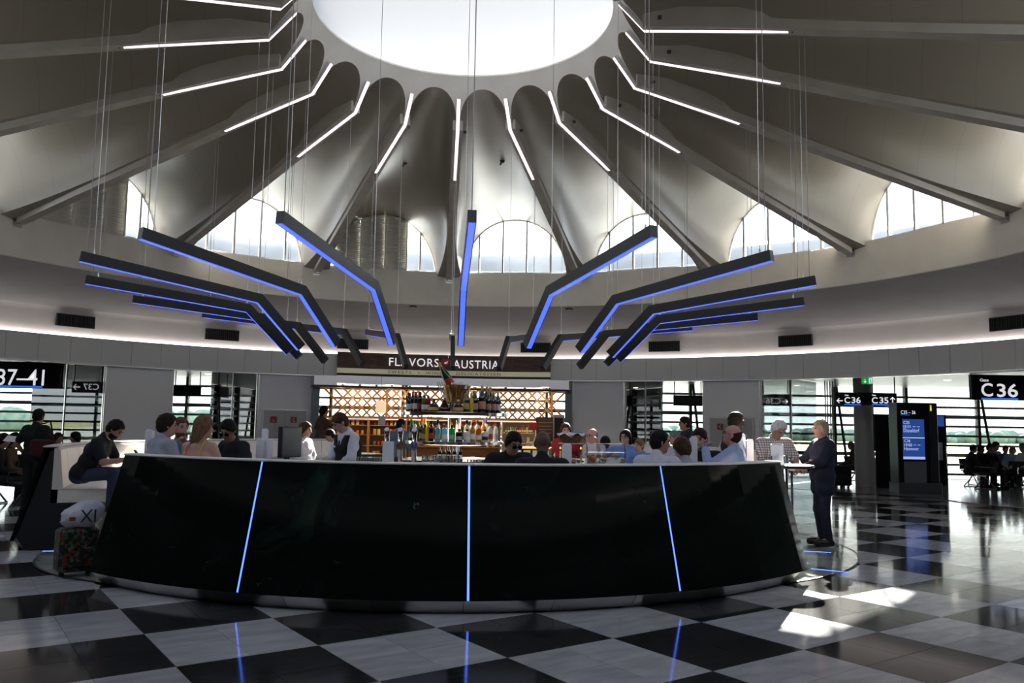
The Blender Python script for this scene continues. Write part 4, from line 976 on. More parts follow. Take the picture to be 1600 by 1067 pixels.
# steel header with returned ends
e = empty('shop_header', (CX, CY, 0), R_(-tSm)); tag(e, 'brushed steel header band over the shop opening', 'header')
th0, th1 = thR(490, 595, 12.95)-tSm, thR(890, 598, 12.95)-tSm
cutp = [527, 588, 700, 800, 860]
for a_, b_ in zip(cutp, cutp[1:]):
    MB().lathe([(12.95, zR(603, 700, 12.95)), (12.95, zR(590.8, 700, 12.95)), (13.2, zR(590.8, 700, 12.95)), (13.2, zR(603, 700, 12.95))], 4, thR(a_, 590, 12.95)-tSm+0.01, thR(b_, 590, 12.95)-tSm-0.01, close=True, capends=True).build('steel_panel', M_STEEL, e)
for a_, b_ in ((491, 527), (860, 889)):
    MB().lathe([(12.80, zR(606, 700, 12.8)), (12.80, zR(592, 700, 12.8)), (13.25, zR(592, 700, 12.8)), (13.25, zR(606, 700, 12.8))], 5, thR(a_, 590, 12.8)-tSm, thR(b_, 590, 12.8)-tSm, close=True, capends=True).build('end_panel', M_STEEL, e)
MB().lathe([(12.82, zR(606, 700, 12.8)-0.06), (12.82, zR(606, 700, 12.8)-0.002), (13.35, zR(606, 700, 12.8)-0.002), (13.35, zR(606, 700, 12.8)-0.06)], 12, th0, th1, close=True, capends=True).build('soffit_strip', M_BROWN, e)
# shop room
YB = 29.2
xl, xr = onY(497, 640, YB).x, onY(886, 640, YB).x
M_SHOPWOOD = noise_mat('oak_veneer', (0.28, 0.15, 0.06), (0.40, 0.23, 0.10), 2.0, 0.5, detail=6, stretch=(1, 1, 9))
struct(MB().box((xl-0.25, 26.3, 3.02), (xr+0.25, YB+0.5, 3.08)).build('ceiling_shop', mat('shop_ceiling', (0.10, 0.06, 0.04), 0.6)))
struct(MB().box((xl-0.3, 26.2, 0), (xl-0.2, YB+0.5, 3.02)).build('wall_shop_left', M_SHOPWOOD)); struct(MB().box((xr+0.2, 26.2, 0), (xr+0.3, YB+0.5, 3.02)).build('wall_shop_right', M_TEAL))
# lattice screen
zl0, zl1 = onY(690, 655, YB).z, onY(690, 607, YB).z
M_LAT = mat('gold_lattice', (0.30, 0.17, 0.05), 0.4, 0.2)
lt_ = empty('lattice_screen', (0, YB, 0)); tag(lt_, 'golden diagonal lattice screen before the shop back window', 'screen')
Hh = zl1-zl0; pit = 0.345
nbar = int((xr-xl+Hh)/pit)
for sgn in (1, -1):
    me = MB().prism([(-0.5*Hh-0.044, -Hh/2), (-0.5*Hh+0.044, -Hh/2), (0.5*Hh+0.044, Hh/2), (0.5*Hh-0.044, Hh/2)], -0.015, 0.015).mesh('lattice_bar', M_LAT)
    for i in range(-2, nbar+3):
        x = xl-Hh/2+pit*i+0.5*Hh
        if x-Hh/2 < xl-0.15 or x+Hh/2 > xr+0.15: continue
        inst('lattice_bar', me, lt_, (x, 0.016*sgn, (zl0+zl1)/2), 0.0, (sgn, 1, 1))
b = MB()
for z in (zl0-0.03, zl1-0.01, ): MB().box((xl-0.2, -0.03, z), (xr+0.2, 0.03, z+0.05)).build('rail', M_SHOPWOOD, lt_)
for px in (604, 742, 862): x = onY(px, 640, YB).x; MB().box((x-0.04, -0.04, zl0), (x+0.04, 0.04, zl1)).build('post', M_SHOPWOOD, lt_)
# shelving under the lattice
def shelving(px0, px1, label, y=YB-0.1, zt=None, m=M_SHOPWOOD, levels=(0.45, 0.85, 1.22, 1.55)):
    x0, x1 = onY(px0, 680, y).x, onY(px1, 680, y).x; zt = zt or zl0-0.04
    e = empty('shelving_unit', ((x0+x1)/2, y, 0)); tag(e, label, 'shelving'); w = (x1-x0)/2-0.01
    MB().box((-w, 0.0, 0), (w, 0.03, zt)).build('back_panel', m, e)
    for sx in (-1, 1): MB().box((sx*w-0.02, -0.32, 0), (sx*w+0.02, 0.0, zt)).build('side_panel', m, e)
    MB().box((-w, -0.32, zt-0.04), (w, 0, zt)).build('top_panel', m, e); MB().box((-w, -0.32, 0.0), (w, 0, 0.08)).build('plinth', m, e)
    for z in levels: MB().box((-w+0.02, -0.31, z-0.025), (w-0.02, 0, z)).build('shelf', m, e)
    return e, w
jar_me = MB().lathe([(0, 0), (0.045, 0), (0.048, 0.01), (0.048, 0.10), (0.038, 0.12), (0.038, 0.145), (0, 0.145)], 10).mesh('jar', M_GLASS, True)
box_me = MB().cbox((-0.05, -0.04, 0), (0.05, 0.04, 0.20), 0.004).mesh('carton', M_GLASS)
PR = [mat('product_'+n, c, 0.4) for n, c in (('red', (0.45, 0.05, 0.02)), ('orange', (0.65, 0.22, 0.03)), ('brown', (0.14, 0.06, 0.03)), ('cream', (0.62, 0.52, 0.36)), ('green', (0.10, 0.25, 0.06)), ('black', (0.03, 0.025, 0.02)), ('gold', (0.5, 0.33, 0.10)))]
PN = ['red', 'orange', 'brown', 'cream', 'green', 'black', 'gold']
rd = random.Random(21)
def stock(unit, w, where, levels, n, kind):
    for li, z in enumerate(levels):
        for i in range(n):
            c = rd.randrange(7); p = unit.location+Vector((-w+0.12+(2*w-0.24)*(i+0.5)/n, -0.18, z))
            jar = (kind+li) % 2 == 0
            o = inst('jar' if jar else 'carton', jar_me if jar else box_me, None, p, rd.uniform(-.15, .15), m=PR[c])
            tag(o, 'small %s %s, %s along the %s board of the %s' % (PN[c], 'jar' if jar else 'carton', nth(i), ('lower', 'middle', 'upper', 'top')[li], where), 'jar' if jar else 'carton', 'goods on the '+where)
u, w = shelving(498, 577, 'oak shelving unit with jars at the left end of the shop'); stock(u, w, 'left oak shelving', (0.45, 0.85, 1.22, 1.55), 9, 0)
u, w = shelving(578, 634, 'oak shelving unit with cartons left of the bottle tower'); stock(u, w, 'shelving left of the tower', (0.45, 0.85, 1.22, 1.55), 7, 1)
u, w = shelving(636, 782, 'oak shelving unit standing behind the bottle tower'); stock(u, w, 'shelving behind the tower', (0.85, 1.22, 1.55), 14, 0)
u, w = shelving(784, 837, 'pale shelving unit with small coloured drink bottles', m=mat('pale_shelf', (0.62, 0.58, 0.52), 0.4), levels=(0.5, 1.0, 1.36))
for i in range(12):
    c = ('green', 'green', 'yellow', 'bright', 'amber', 'red', 'red', 'amber', 'olive', 'yellow', 'green', 'brown')[i]
    bottle('spirit', u.location+Vector((-w+0.10+(2*w-0.2)*(i+0.5)/12, -0.20, 1.36)), c, 'black', 'white', '%s drink bottle, %s on the pale shelving unit' % (c, nth(i)), 'drink bottles on the pale shelving', 0.85)
for i in range(5):
    o = inst('carton', box_me, None, u.location+Vector((-w+0.2+0.24*i, -0.18, 1.0)), 0, m=PR[3]); tag(o, 'cream carton, %s on the middle board of the pale shelving unit' % nth(i), 'carton', 'cartons on the pale shelving')
x0, x1 = onY(838, 670, 28.8).x, onY(868, 670, 28.8).x
e = empty('black_cabinet', ((x0+x1)/2, 28.8, 0)); tag(e, 'black cabinet with chalk menu right of the drink shelving', 'cabinet'); w = (x1-x0)/2
MB().cbox((-w, 0, 0), (w, 0.4, 1.92), 0.01).build('carcass', M_BLKMATT, e); MB().box((-w+0.03, -0.012, 1.15), (w-0.03, 0, 1.86)).build('chalkboard', mat('chalkboard', (0.02, 0.018, 0.018), 0.8), e)
for i in range(4): MB().box((-w+0.08, -0.016, 1.72-0.12*i), (w-0.10-0.05*(i % 2), -0.0125, 1.735-0.12*i)).build('chalk_line', mat('chalk', (0.25, 0.2, 0.2), 0.9), e)
MB().cbox((-w-0.35, -0.75, 0), (w+0.3, -0.02, 1.05), 0.01).build('till_desk', mat('pale_shelf'), e)
p = onY(833, 667, 28.3); pc = cardbox('price_card', 833, 660, 672, 12, 28.2, 'dark red framed price card on the shop till desk', 'sign', 0.02, m=M_RED); MB().tube([(0, 0.01, 1.05-pc.location.z), (0, 0.01, 0.02)], 0.012, 6).build('stick', M_STEEL, pc)
e = empty('poster_frame', (onY(873, 675, 27.6).x, 27.6, 0)); tag(e, 'tall grey-framed poster stand at the right side of the shop', 'poster stand')
MB().box((-0.19, 0, 0.8), (0.19, 0.03, 2.0)).build('frame', M_STEEL, e); MB().box((-0.15, -0.004, 1.0), (0.15, 0.0, 1.90)).build('poster', M_BROWN, e); MB().box((-0.02, 0, 0.02), (0.02, 0.03, 0.8)).build('leg', M_STEEL, e); MB().cbox((-0.2, -0.15, 0), (0.2, 0.18, 0.02), 0.005).build('foot', M_STEEL, e)
# warm shop lights: lantern, spots on a rail
e = empty('paper_lantern', (onY(595, 640, 24.5).x, 24.5, onY(595, 645, 24.5).z)); tag(e, 'glowing parchment lantern hanging left of the bottle tower', 'lantern')
MB().lathe([(0.14, 0), (0.155, 0.05), (0.15, 0.32), (0.13, 0.36), (0.0, 0.36)], 16).build('shade', mat('parchment', (0.8, 0.6, 0.4), 0.7, emit=(1.0, 0.72, 0.42), es=0.55), e, True); MB().tube([(0, 0, 0.36), (0, 0, 3.0-e.location.z)], 0.006, 6).build('cord', M_DARK, e)
e2 = cardbox('hanging_card', 597, 650, 664, 11, 24.4, 'white card hanging under the parchment lantern', 'sign', 0.01); MB().tube([(0, 0.005, 0.20), (0, 0.06, 0.42)], 0.004, 5).build('string', M_DARK, e2)
lm = mat('warm_lamp', (1, 1, 1), 0.5, emit=(1.0, 0.74, 0.45), es=25)
for i, px in enumerate((510, 535, 562, 588, 612, 640, 668, 740, 790, 820, 850)):
    p = onY(px, 613, 28.0); e = empty('shop_spot', (p.x, 28.0, 3.02)); tag(e, 'small dark ceiling spot in the shop, %s from the left' % nth(i), 'spotlight', 'ceiling spots in the shop')
    MB().tube([(0, 0, 0), (0, 0, -0.10)], 0.012, 6).build('stem', M_DARK, e); h = MB().lathe([(0.035, 0.0), (0.045, -0.12), (0.04, -0.12), (0.0, -0.01)], 12).build('head', M_DARK, e, True); h.location = (0, 0, -0.09)
    l = MB().lathe([(0.038, -0.115), (0, -0.115)], 12).build('bulb', lm, e); l.location = (0, 0, -0.09)
    if i % 3 == 1:
        ld = bpy.data.lights.new('shop_light', 'POINT'); ld.energy = 45; ld.color = (1.0, 0.66, 0.36); ld.shadow_soft_size = 0.15
        lo = bpy.data.objects.new('lamp_light', ld); COL.objects.link(lo); lo.parent = e; lo.location = (0, -0.3, -0.35)

# ------------------------------------------------------------------ hanging signs, kiosk and boards in the gate area
def board(name, px0, px1, y0, y1, Y, label, m=M_BLACK, depth=0.12, hang=True, top=3.2, cat='sign'):
    a = onY(px0, (y0+y1)/2, Y); c = onY(px1, (y0+y1)/2, Y); xm = (px0+px1)/2; zt, zb = onY(xm, y0, Y).z, onY(xm, y1, Y).z
    e = empty(name, ((a.x+c.x)/2, Y, zb)); tag(e, label, cat); w = (c.x-a.x)/2; h = zt-zb
    MB().cbox((-w, 0, 0), (w, depth, h), 0.008).build('case', m, e)
    if hang:
        for sx in (-1, 1): MB().tube([(sx*(w-0.03), depth/2, h-0.01), (sx*(w-0.03), depth/2, top-zb)], 0.015, 6).build('hanger', m, e)
    def X(px): return onY(px, (y0+y1)/2, Y).x-e.location.x
    def Z(py, px=None): return onY(px if px is not None else xm, py, Y).z-zb
    return e, X, Z
e, X, Z = board('gate_sign', 1518, 1640, 586, 625.5, 20.2, 'large black hanging sign reading Gate C 36 at the right edge', top=3.2)
text_fit('lettering', 'Gate', e, X(1531.5), X(1545), Z(596, 1538), Z(591.5, 1538), -0.004, M_WHITETXT)
text_fit('lettering', 'C', e, X(1533), X(1551), Z(619.5, 1542), Z(598.5, 1542), -0.004, M_WHITETXT, bold=0.012); text_fit('lettering', '36', e, X(1557.5), X(1590), Z(620.5, 1574), Z(599.5, 1574), -0.004, M_WHITETXT, bold=0.012)
MB().box((X(1533), -0.004, Z(625, 1560)), (X(1590), 0, Z(621.8, 1560))).build('underline', M_BLUETXT, e)
e, X, Z = board('direction_sign', 1305, 1401.5, 613.5, 633, 22.6, 'black hanging sign reading C 36 and C 35 with arrows')
text_fit('lettering', 'C', e, X(1319.3), X(1328), Z(630, 1325), Z(620.3, 1325), -0.004, M_WHITETXT, bold=0.012); text_fit('lettering', '36', e, X(1330.5), X(1344.5), Z(630, 1337), Z(620.3, 1337), -0.004, M_WHITETXT, bold=0.012)
text_fit('lettering', 'C', e, X(1362), X(1371), Z(630.3, 1365), Z(620.5, 1365), -0.004, M_WHITETXT, bold=0.012); text_fit('lettering', '35', e, X(1374), X(1388), Z(630.3, 1380), Z(620.5, 1380), -0.004, M_WHITETXT, bold=0.012)
for a_ in (1320, 1362.5): text_fit('lettering', 'Gate', e, X(a_), X(a_+6), Z(618.5, a_), Z(616, a_), -0.004, M_WHITETXT)
for a_, c_ in ((1319, 1344.5), (1362, 1388)): MB().box((X(a_), -0.004, Z(632.6, a_)), (X(c_), 0, Z(631.2, a_))).build('underline', M_BLUETXT, e)
arrow_mesh(e, X(1312), Z(626, 1312), 0.16, -0.004, M_WHITETXT, 0.0); arrow_mesh(e, X(1394.5), Z(625, 1394), 0.16, -0.004, M_WHITETXT, PI/2)
e, X, Z = board('exit_sign', 1347, 1364, 589.5, 600, 22.4, 'small green emergency exit sign with arrow and running figure', m=mat('exit_green', (0.01, 0.30, 0.05), 0.4, emit=(0.01, 0.35, 0.06), es=0.5), depth=0.05)
arrow_mesh(e, X(1351.5), Z(595, 1351), 0.10, -0.004, M_WHITETXT, -PI/2); MB().box((X(1357.5), -0.003, Z(599, 1360)), (X(1363), 0, Z(590.5, 1360))).build('doorway', M_WHITETXT, e)
b = MB(); b.sphere((X(1360.3), -0.006, Z(592.3, 1360)), (0.012, 0.004, 0.012), 8, 6); b.tube([(X(1360.3), -0.006, Z(593.3, 1360)), (X(1360), -0.006, Z(596, 1360)), (X(1358.8), -0.006, Z(598.3, 1360))], 0.009, 6); b.tube([(X(1360), -0.006, Z(596, 1360)), (X(1361.8), -0.006, Z(598, 1360))], 0.008, 6); b.tube([(X(1358.6), -0.006, Z(595, 1360)), (X(1360.2), -0.006, Z(593.9, 1360)), (X(1362), -0.006, Z(595.2, 1360))], 0.006, 6); b.build('running_figure', mat('exit_green'), e)
e, X, Z = board('gate_board', 1367, 1403, 647, 705, 24.0, 'black standing gate board with a C behind the kiosk', hang=False, cat='sign'); e.location.z = 0.0
for ch in e.children: ch.location.z = onY(1385, 705, 24.0).z
zo = onY(1385, 705, 24.0).z
t = text_fit('lettering', 'C', e, X(1389), X(1398), 0, 1, -0.004, M_WHITETXT, bold=0.012)
t.location.z = Z(662.5, 1393)+zo; t.scale = (1, Z(652.5, 1393)-Z(662.5, 1393), 1)
t = text_fit('lettering', 'Gate', e, X(1389), X(1395), 0, 1, -0.004, M_WHITETXT); t.location.z = Z(651.5, 1393)+zo; t.scale = (1, Z(649.5, 1393)-Z(651.5, 1393), 1)
MB().box((X(1389), -0.004, Z(665.5, 1393)+zo), (X(1399), 0, Z(664, 1393)+zo)).build('underline', M_BLUETXT, e)
MB().box((-0.3, 0.02, 0), (0.3, 0.10, zo+0.02)).build('stand', M_BLACK, e)
# information kiosk
YK = 22.0
pk = onZ(1433, 770, 0.0); xk = onY(1425.5, 700, YK).x
e = empty('info_kiosk', (onY(1436, 700, YK).x, YK, 0)); tag(e, 'black information kiosk with blue departure screen in the gate area', 'kiosk')
def XK(px): return onY(px, 700, YK).x-e.location.x
def ZK(py, px=1428): return onY(px, py, YK).z
MB().cbox((XK(1402), -0.02, 0), (XK(1470), 0.55, ZK(754.5)), 0.012).build('plinth', mat('kiosk_plinth', (0.10, 0.10, 0.11), 0.4), e)
MB().cbox((XK(1403), 0.0, ZK(754.5)), (XK(1455), 0.5, ZK(629)), 0.015).build('front_case', M_BLACK, e)
MB().cbox((XK(1456), 0.05, ZK(754.5)), (XK(1468.5), 0.5, ZK(629)), 0.02).build('side_column', M_DARK, e)
MB().box((XK(1411), -0.006, ZK(715)), (XK(1445), 0.0, ZK(655))).build('screen', mat('blue_screen', (0.02, 0.05, 0.25), 0.2, emit=(0.03, 0.10, 0.42), es=0.38), e)
MB().box((XK(1411), -0.007, ZK(717.5)), (XK(1445), 0.0, ZK(713.5))).build('screen_footer', mat('screen_footer', (0.3, 0.4, 0.7), 0.3, emit=(0.35, 0.42, 0.7), es=0.7), e)
MB().box((XK(1411), -0.008, ZK(684.5)), (XK(1445), 0.0, ZK(683.5))).build('screen_line', M_WHITETXT, e)
for s, x0_, x1_, y0_, y1_ in (('C35', 1412.5, 1422, 662.5, 658), ('18:55', 1412.5, 1424, 668.5, 664.5), ('– –', 1427, 1438, 667, 666.2), ('Düsseldorf', 1412.5, 1437, 675.5, 669.5), ('C36', 1413, 1422.5, 691, 686.5), ('19:00', 1413, 1425, 697.5, 693), ('– –', 1427, 1438, 695.5, 694.7), ('Hannover', 1413, 1435.5, 703.5, 698.5)):
    text_fit('lettering', s, e, XK(x0_), XK(x1_), ZK(y0_), ZK(y1_), -0.008, mat('screen_lettering', (0.6, 0.65, 0.9), 0.5, emit=(0.5, 0.6, 0.9), es=0.55), 0.001)
text_fit('lettering', 'C35 – 36', e, XK(1409), XK(1432), ZK(647), ZK(641.5), -0.008, M_WHITETXT, 0.001); MB().box((XK(1409), -0.008, ZK(648.8)), (XK(1423), 0, ZK(648))).build('underline', M_BLUETXT, e)
MB().box((XK(1411.5), -0.006, ZK(755)), (XK(1446.5), 0.0, ZK(721))).build('lower_panel', mat('kiosk_grey_panel', (0.22, 0.23, 0.27), 0.25), e)
text_fit('lettering', 'i', e, XK(1456.5), XK(1459), ZK(641.5), ZK(632.5), 0.04, mat('yellow_mark', (0.8, 0.7, 0.02), 0.5, emit=(0.8, 0.7, 0.02), es=0.7), 0.004, bold=0.02)
YK2 = 25.5
e = empty('info_kiosk', (onY(1474, 700, YK2).x, YK2, 0)); tag(e, 'narrow black kiosk with small blue screen half hidden behind the large one', 'kiosk')
w2 = 12/FPX*YK2/2; z2 = onY(1474, 648, YK2).z
MB().cbox((-w2-0.15, 0, 0), (w2, 0.3, z2), 0.01).build('case', M_BLACK, e); MB().box((-w2-0.05, -0.005, z2-0.36), (w2-0.07, 0, z2-0.04)).build('screen', mat('blue_screen'), e); MB().box((-w2-0.05, -0.005, z2-1.4), (w2-0.14, 0, z2-0.85)).build('leaflet', M_PAPER, e); MB().tube([(w2-0.05, -0.02, 0.5), (w2-0.05, -0.02, 1.2)], 0.015, 6).build('handle', M_STEEL, e)
# left gate sign and boards in the glass; the mirrored ones stand for reflections
e, X, Z = board('gate_sign', -75, 95.5, 564.5, 606, 22.0, 'large black hanging sign reading 37-41 at the left edge')
text_fit('lettering', 'C37–41', e, X(-27), X(69.5), Z(602, 20), Z(576.5, 20), -0.004, M_WHITETXT, bold=0.004)
MB().box((X(-27), -0.004, Z(605.3, 20)), (X(67.5), 0, Z(601.8, 20)-0.012)).build('underline', M_BLUETXT, e)
m_dim = mat('dim_sign_case', (0.035, 0.036, 0.038), 0.4); m_dimt = mat('dim_reflection_letters', (0.40, 0.40, 0.40), 0.5, emit=(0.8, 0.8, 0.8), es=0.22)
e, X, Z = board('reflection_board', 112, 158, 596, 613.5, 21.9, 'board imitating a dim reflected sign reading C 37 in the dark glass at left', m_dim)  # solid board with reversed letters in place of a reflection
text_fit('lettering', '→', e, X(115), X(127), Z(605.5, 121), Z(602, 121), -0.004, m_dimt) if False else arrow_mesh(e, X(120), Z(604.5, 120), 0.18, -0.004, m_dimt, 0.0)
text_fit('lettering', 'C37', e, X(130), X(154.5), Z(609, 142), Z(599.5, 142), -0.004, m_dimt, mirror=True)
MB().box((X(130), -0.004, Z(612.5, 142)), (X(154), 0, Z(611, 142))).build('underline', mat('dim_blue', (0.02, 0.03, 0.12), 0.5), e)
e, X, Z = board('reflection_board', 1188, 1234, 616, 633, 25.0, 'board imitating a grey reflected sign reading C 36 in the glass behind the bald man', mat('grey_sign_case', (0.08, 0.085, 0.08), 0.4))  # the gate sign's reflection, built as a board with glowing letters
text_fit('lettering', 'C36', e, X(1196.5), X(1219.5), Z(631, 1208), Z(621.5, 1208), -0.004, mat('grey_reflection_letters', (0.6, 0.6, 0.58), 0.5, emit=(0.8, 0.8, 0.78), es=0.6), mirror=True); arrow_mesh(e, X(1226.5), Z(627.3, 1227), 0.17, -0.004, mat('grey_reflection_letters'), PI)
for a_, c_, y0_, y1_, Y_, l in ((271, 312.5, 602.5, 618.5, 26.5, 'blank black hanging board in the glass opening at left'), (332, 365, 602.5, 619.5, 27.5, 'dim black board seen through the left glass fin'), (1053, 1097.5, 617.5, 634, 26.5, 'blank black hanging board in the glass opening right of the shop'), (1008, 1033, 618.5, 640, 27.5, 'grey board imitating a reflection in the glass right of the shop')):  # the last one is modelled in place of a mirrored board
    board('hanging_board', a_, c_, y0_, y1_, Y_, l, M_BLKMATT if 'blank' in l else m_dim)
# tensa cables / rope mast beyond the glass fin
for i, px in enumerate((1290.5, 1294, 1298.5, 1302)):
    o = MB().tube([(0, 0, 0), (0, 0, 3.2)], 0.02, 6).build('cable_rod', M_DARK, None, loc=(onY(px, 680, 26.5).x, 26.5, 0)); tag(o, 'thin dark vertical rod, %s of four behind the standing men' % nth(i), 'rod', 'vertical rods behind the standing men')

# ------------------------------------------------------------------ people: one continuous body grown from a skeleton, clothes and hair as children
def surface_nets(vol, org, h):
    ins = vol < 0
    nx, ny, nz = vol.shape
    c = [ins[i:nx-1+i, j:ny-1+j, k:nz-1+k] for i in (0, 1) for j in (0, 1) for k in (0, 1)]
    cnt = sum(x.astype(np.int8) for x in c)
    act = (cnt > 0) & (cnt < 8)
    idx = -np.ones(act.shape, np.int64); cells = np.argwhere(act); idx[act] = np.arange(len(cells))
    if len(cells) == 0: return [], []
    pos = np.zeros((len(cells), 3)); wt = np.zeros(len(cells))
    ci, cj, ck = cells.T
    corner = lambda o: vol[ci+o[0], cj+o[1], ck+o[2]]
    offs = [(i, j, k) for i in (0, 1) for j in (0, 1) for k in (0, 1)]
    for a in offs:
        for ax in range(3):
            if a[ax] == 1: continue
            b = list(a); b[ax] = 1
            va, vb = corner(a), corner(b); m = (va < 0) != (vb < 0)
            t = np.where(m, va/np.where(va == vb, 1, va-vb), 0)
            p = np.array(a, float)[None]+t[:, None]*(np.array(b)-np.array(a))[None]
            pos += np.where(m[:, None], p, 0); wt += m
    pos /= wt[:, None]
    V = np.array(org)[None]+(cells+pos)*h
    F = []
    for ax in range(3):
        u, v = (ax+1) % 3, (ax+2) % 3
        sl0 = [slice(None)]*3; sl1 = [slice(None)]*3; sl0[ax] = slice(0, -1); sl1[ax] = slice(1, None)
        s0, s1 = ins[tuple(sl0)], ins[tuple(sl1)]
        e = np.argwhere(s0 != s1)
        e = e[(e[:, u] > 0) & (e[:, v] > 0) & (e[:, u] < vol.shape[u]-1) & (e[:, v] < vol.shape[v]-1)]
        if len(e) == 0: continue
        def at(du, dv):
            q = e.copy(); q[:, u] += du; q[:, v] += dv; return idx[q[:, 0], q[:, 1], q[:, 2]]
        quad = np.stack([at(-1, -1), at(0, -1), at(0, 0), at(-1, 0)], 1)
        flip = ~s0[e[:, 0], e[:, 1], e[:, 2]]
        quad[flip] = quad[flip][:, ::-1]
        F.append(quad)
    F = np.concatenate(F); F = F[(F >= 0).all(1)]
    return V, F
def fast_mesh(name, V, F, m):
    me = bpy.data.meshes.new(name)
    me.vertices.add(len(V)); me.vertices.foreach_set('co', np.asarray(V, np.float32).ravel())
    me.loops.add(len(F)*4); me.loops.foreach_set('vertex_index', np.asarray(F, np.int32).ravel())
    me.polygons.add(len(F)); me.polygons.foreach_set('loop_start', np.arange(0, len(F)*4, 4, dtype=np.int32))
    me.polygons.foreach_set('use_smooth', np.ones(len(F), bool))
    me.update(calc_edges=True); me.validate()
    if m is not None: me.materials.append(m)
    return me
class SDF:
    def __init__(s, h=0.016, k=0.03): s.p = []; s.h = h; s.k = k; s.cuts = []; s.noise = 0.0
    def cone(s, a, b, ra, rb=None, sc=None):
        rb = ra if rb is None else rb; a, b = np.array(a, float), np.array(b, float); m = max(ra, rb)
        s.p.append((np.minimum(a, b)-m, np.maximum(a, b)+m, lambda P: (lambda t: np.linalg.norm(P-(a+t[..., None]*(b-a)), axis=-1)-(ra+(rb-ra)*t))(np.clip(((P-a)@(b-a))/max(1e-9, (b-a)@(b-a)), 0, 1)))); return s
    def ell(s, c, R, rad):
        c, R, rad = np.array(c, float), np.array(R, float), np.array(rad, float); m = rad.max()
        def f(P):
            q = (P-c)@R; k0 = np.linalg.norm(q/rad, axis=-1); k1 = np.linalg.norm(q/(rad*rad), axis=-1)
            return k0*(k0-1)/np.maximum(k1, 1e-6)
        s.p.append((c-m, c+m, f)); return s
    def cut(s, f): s.cuts.append(f); return s
    def mesh(s, name, m):
        h, k = s.h, s.k
        lo = np.min([p[0] for p in s.p], 0)-3*h; hi = np.max([p[1] for p in s.p], 0)+3*h
        n = np.ceil((hi-lo)/h).astype(int)+1
        vol = np.full(n, 0.2)
        ax = [lo[i]+h*np.arange(n[i]) for i in range(3)]
        for a, b, f in s.p:
            i0 = np.maximum(0, np.floor((a-k-2*h-lo)/h).astype(int)); i1 = np.minimum(n, np.ceil((b+k+2*h-lo)/h).astype(int)+1)
            sl = tuple(slice(i0[i], i1[i]) for i in range(3))
            P = np.stack(np.meshgrid(*[ax[i][sl[i]] for i in range(3)], indexing='ij'), -1)
            d = f(P); o = vol[sl]; hh = np.maximum(k-np.abs(d-o), 0)/k
            vol[sl] = np.minimum(d, o)-hh*hh*k*0.25
        if s.noise:
            X, Y_, Z = np.meshgrid(*ax, indexing='ij'); vol = vol+s.noise*(np.sin(95*X+3*np.sin(40*Z))*np.sin(88*Y_+2*np.sin(35*X))+0.6*np.sin(150*X)*np.sin(140*Z+60*Y_))
        if s.cuts:
            P = np.stack(np.meshgrid(*ax, indexing='ij'), -1)
            for f in s.cuts: vol = np.maximum(vol, f(P))
        V, F = surface_nets(vol, lo, h)
        return fast_mesh(name, V, F, m)

# a hand with palm, four unequal bent fingers and a thumb, shared by everybody
def hand_mesh(curl):
    s = SDF(0.0052, 0.009)
    for x in (-0.026, -0.009, 0.008, 0.024): s.cone((x*0.6, 0.01, 0), (x, 0.085, 0.0), 0.014, 0.0115)
    for x, L in ((-0.029, 0.070), (-0.0095, 0.078), (0.010, 0.072), (0.028, 0.056)):
        p = np.array((x, 0.085, 0.0)); a = 0.12+curl*0.25
        for q, fr in enumerate((0.45, 0.30, 0.25)):
            d = np.array((0, math.cos(a), -math.sin(a)))*L*fr; s.cone(p, p+d, 0.0092-0.0009*q, 0.0084-0.0009*q); p = p+d; a += curl*0.75
    s.cone((-0.018, 0.018, -0.004), (-0.048, 0.048, -0.012), 0.015, 0.011).cone((-0.048, 0.048, -0.012), (-0.056-0.004*curl, 0.078, -0.024), 0.0105, 0.009).cone((-0.056-0.004*curl, 0.078, -0.024), (-0.050, 0.100, -0.036), 0.009, 0.0075)
    s.cone((0, -0.03, 0), (0, 0.015, 0), 0.024, 0.022)
    return s.mesh('hand', M_PAPER)
HAND_RELAX, HAND_GRIP = hand_mesh(0.55), hand_mesh(1.25)
SK = {k: noise_mat('skin_'+k, c, tuple(x*0.88 for x in c), 9, 0.5) for k, c in {'light': (0.56, 0.33, 0.25), 'pink': (0.58, 0.30, 0.24), 'tan': (0.40, 0.22, 0.15), 'brown': (0.12, 0.060, 0.038), 'dark': (0.045, 0.022, 0.015)}.items()}
HR = {k: noise_mat('hair_'+k, c, tuple(x*0.6 for x in c), 40, 0.6, spec=0.15, bump=0.4, stretch=(1, 1, 0.25)) for k, c in {'black': (0.012, 0.010, 0.009), 'dark': (0.030, 0.018, 0.012), 'brown': (0.075, 0.040, 0.022), 'light': (0.20, 0.115, 0.055), 'grey': (0.22, 0.21, 0.20), 'white': (0.72, 0.70, 0.68), 'blond': (0.50, 0.38, 0.24), 'ginger': (0.14, 0.06, 0.025)}.items()}
def cloth(name, c): return noise_mat('cloth_'+name, c, tuple(min(1, x*0.85) for x in c), 12, 0.85, bump=0.08)
CL = {k: cloth(k, c) for k, c in {'black': (0.010, 0.010, 0.012), 'charcoal': (0.03, 0.03, 0.035), 'white': (0.66, 0.66, 0.74), 'grey': (0.38, 0.41, 0.48), 'blue': (0.14, 0.26, 0.58), 'pale_blue': (0.36, 0.44, 0.68), 'navy': (0.012, 0.016, 0.035), 'jeans': (0.035, 0.045, 0.085), 'khaki': (0.30, 0.23, 0.15), 'red': (0.30, 0.02, 0.02), 'slate': (0.13, 0.17, 0.25), 'pink': (0.6, 0.12, 0.2), 'yellow': (0.6, 0.5, 0.1), 'brown': (0.10, 0.06, 0.04)}.items()}
m_chk = mat('cloth_check', (0.6, 0.55, 0.52), 0.85)
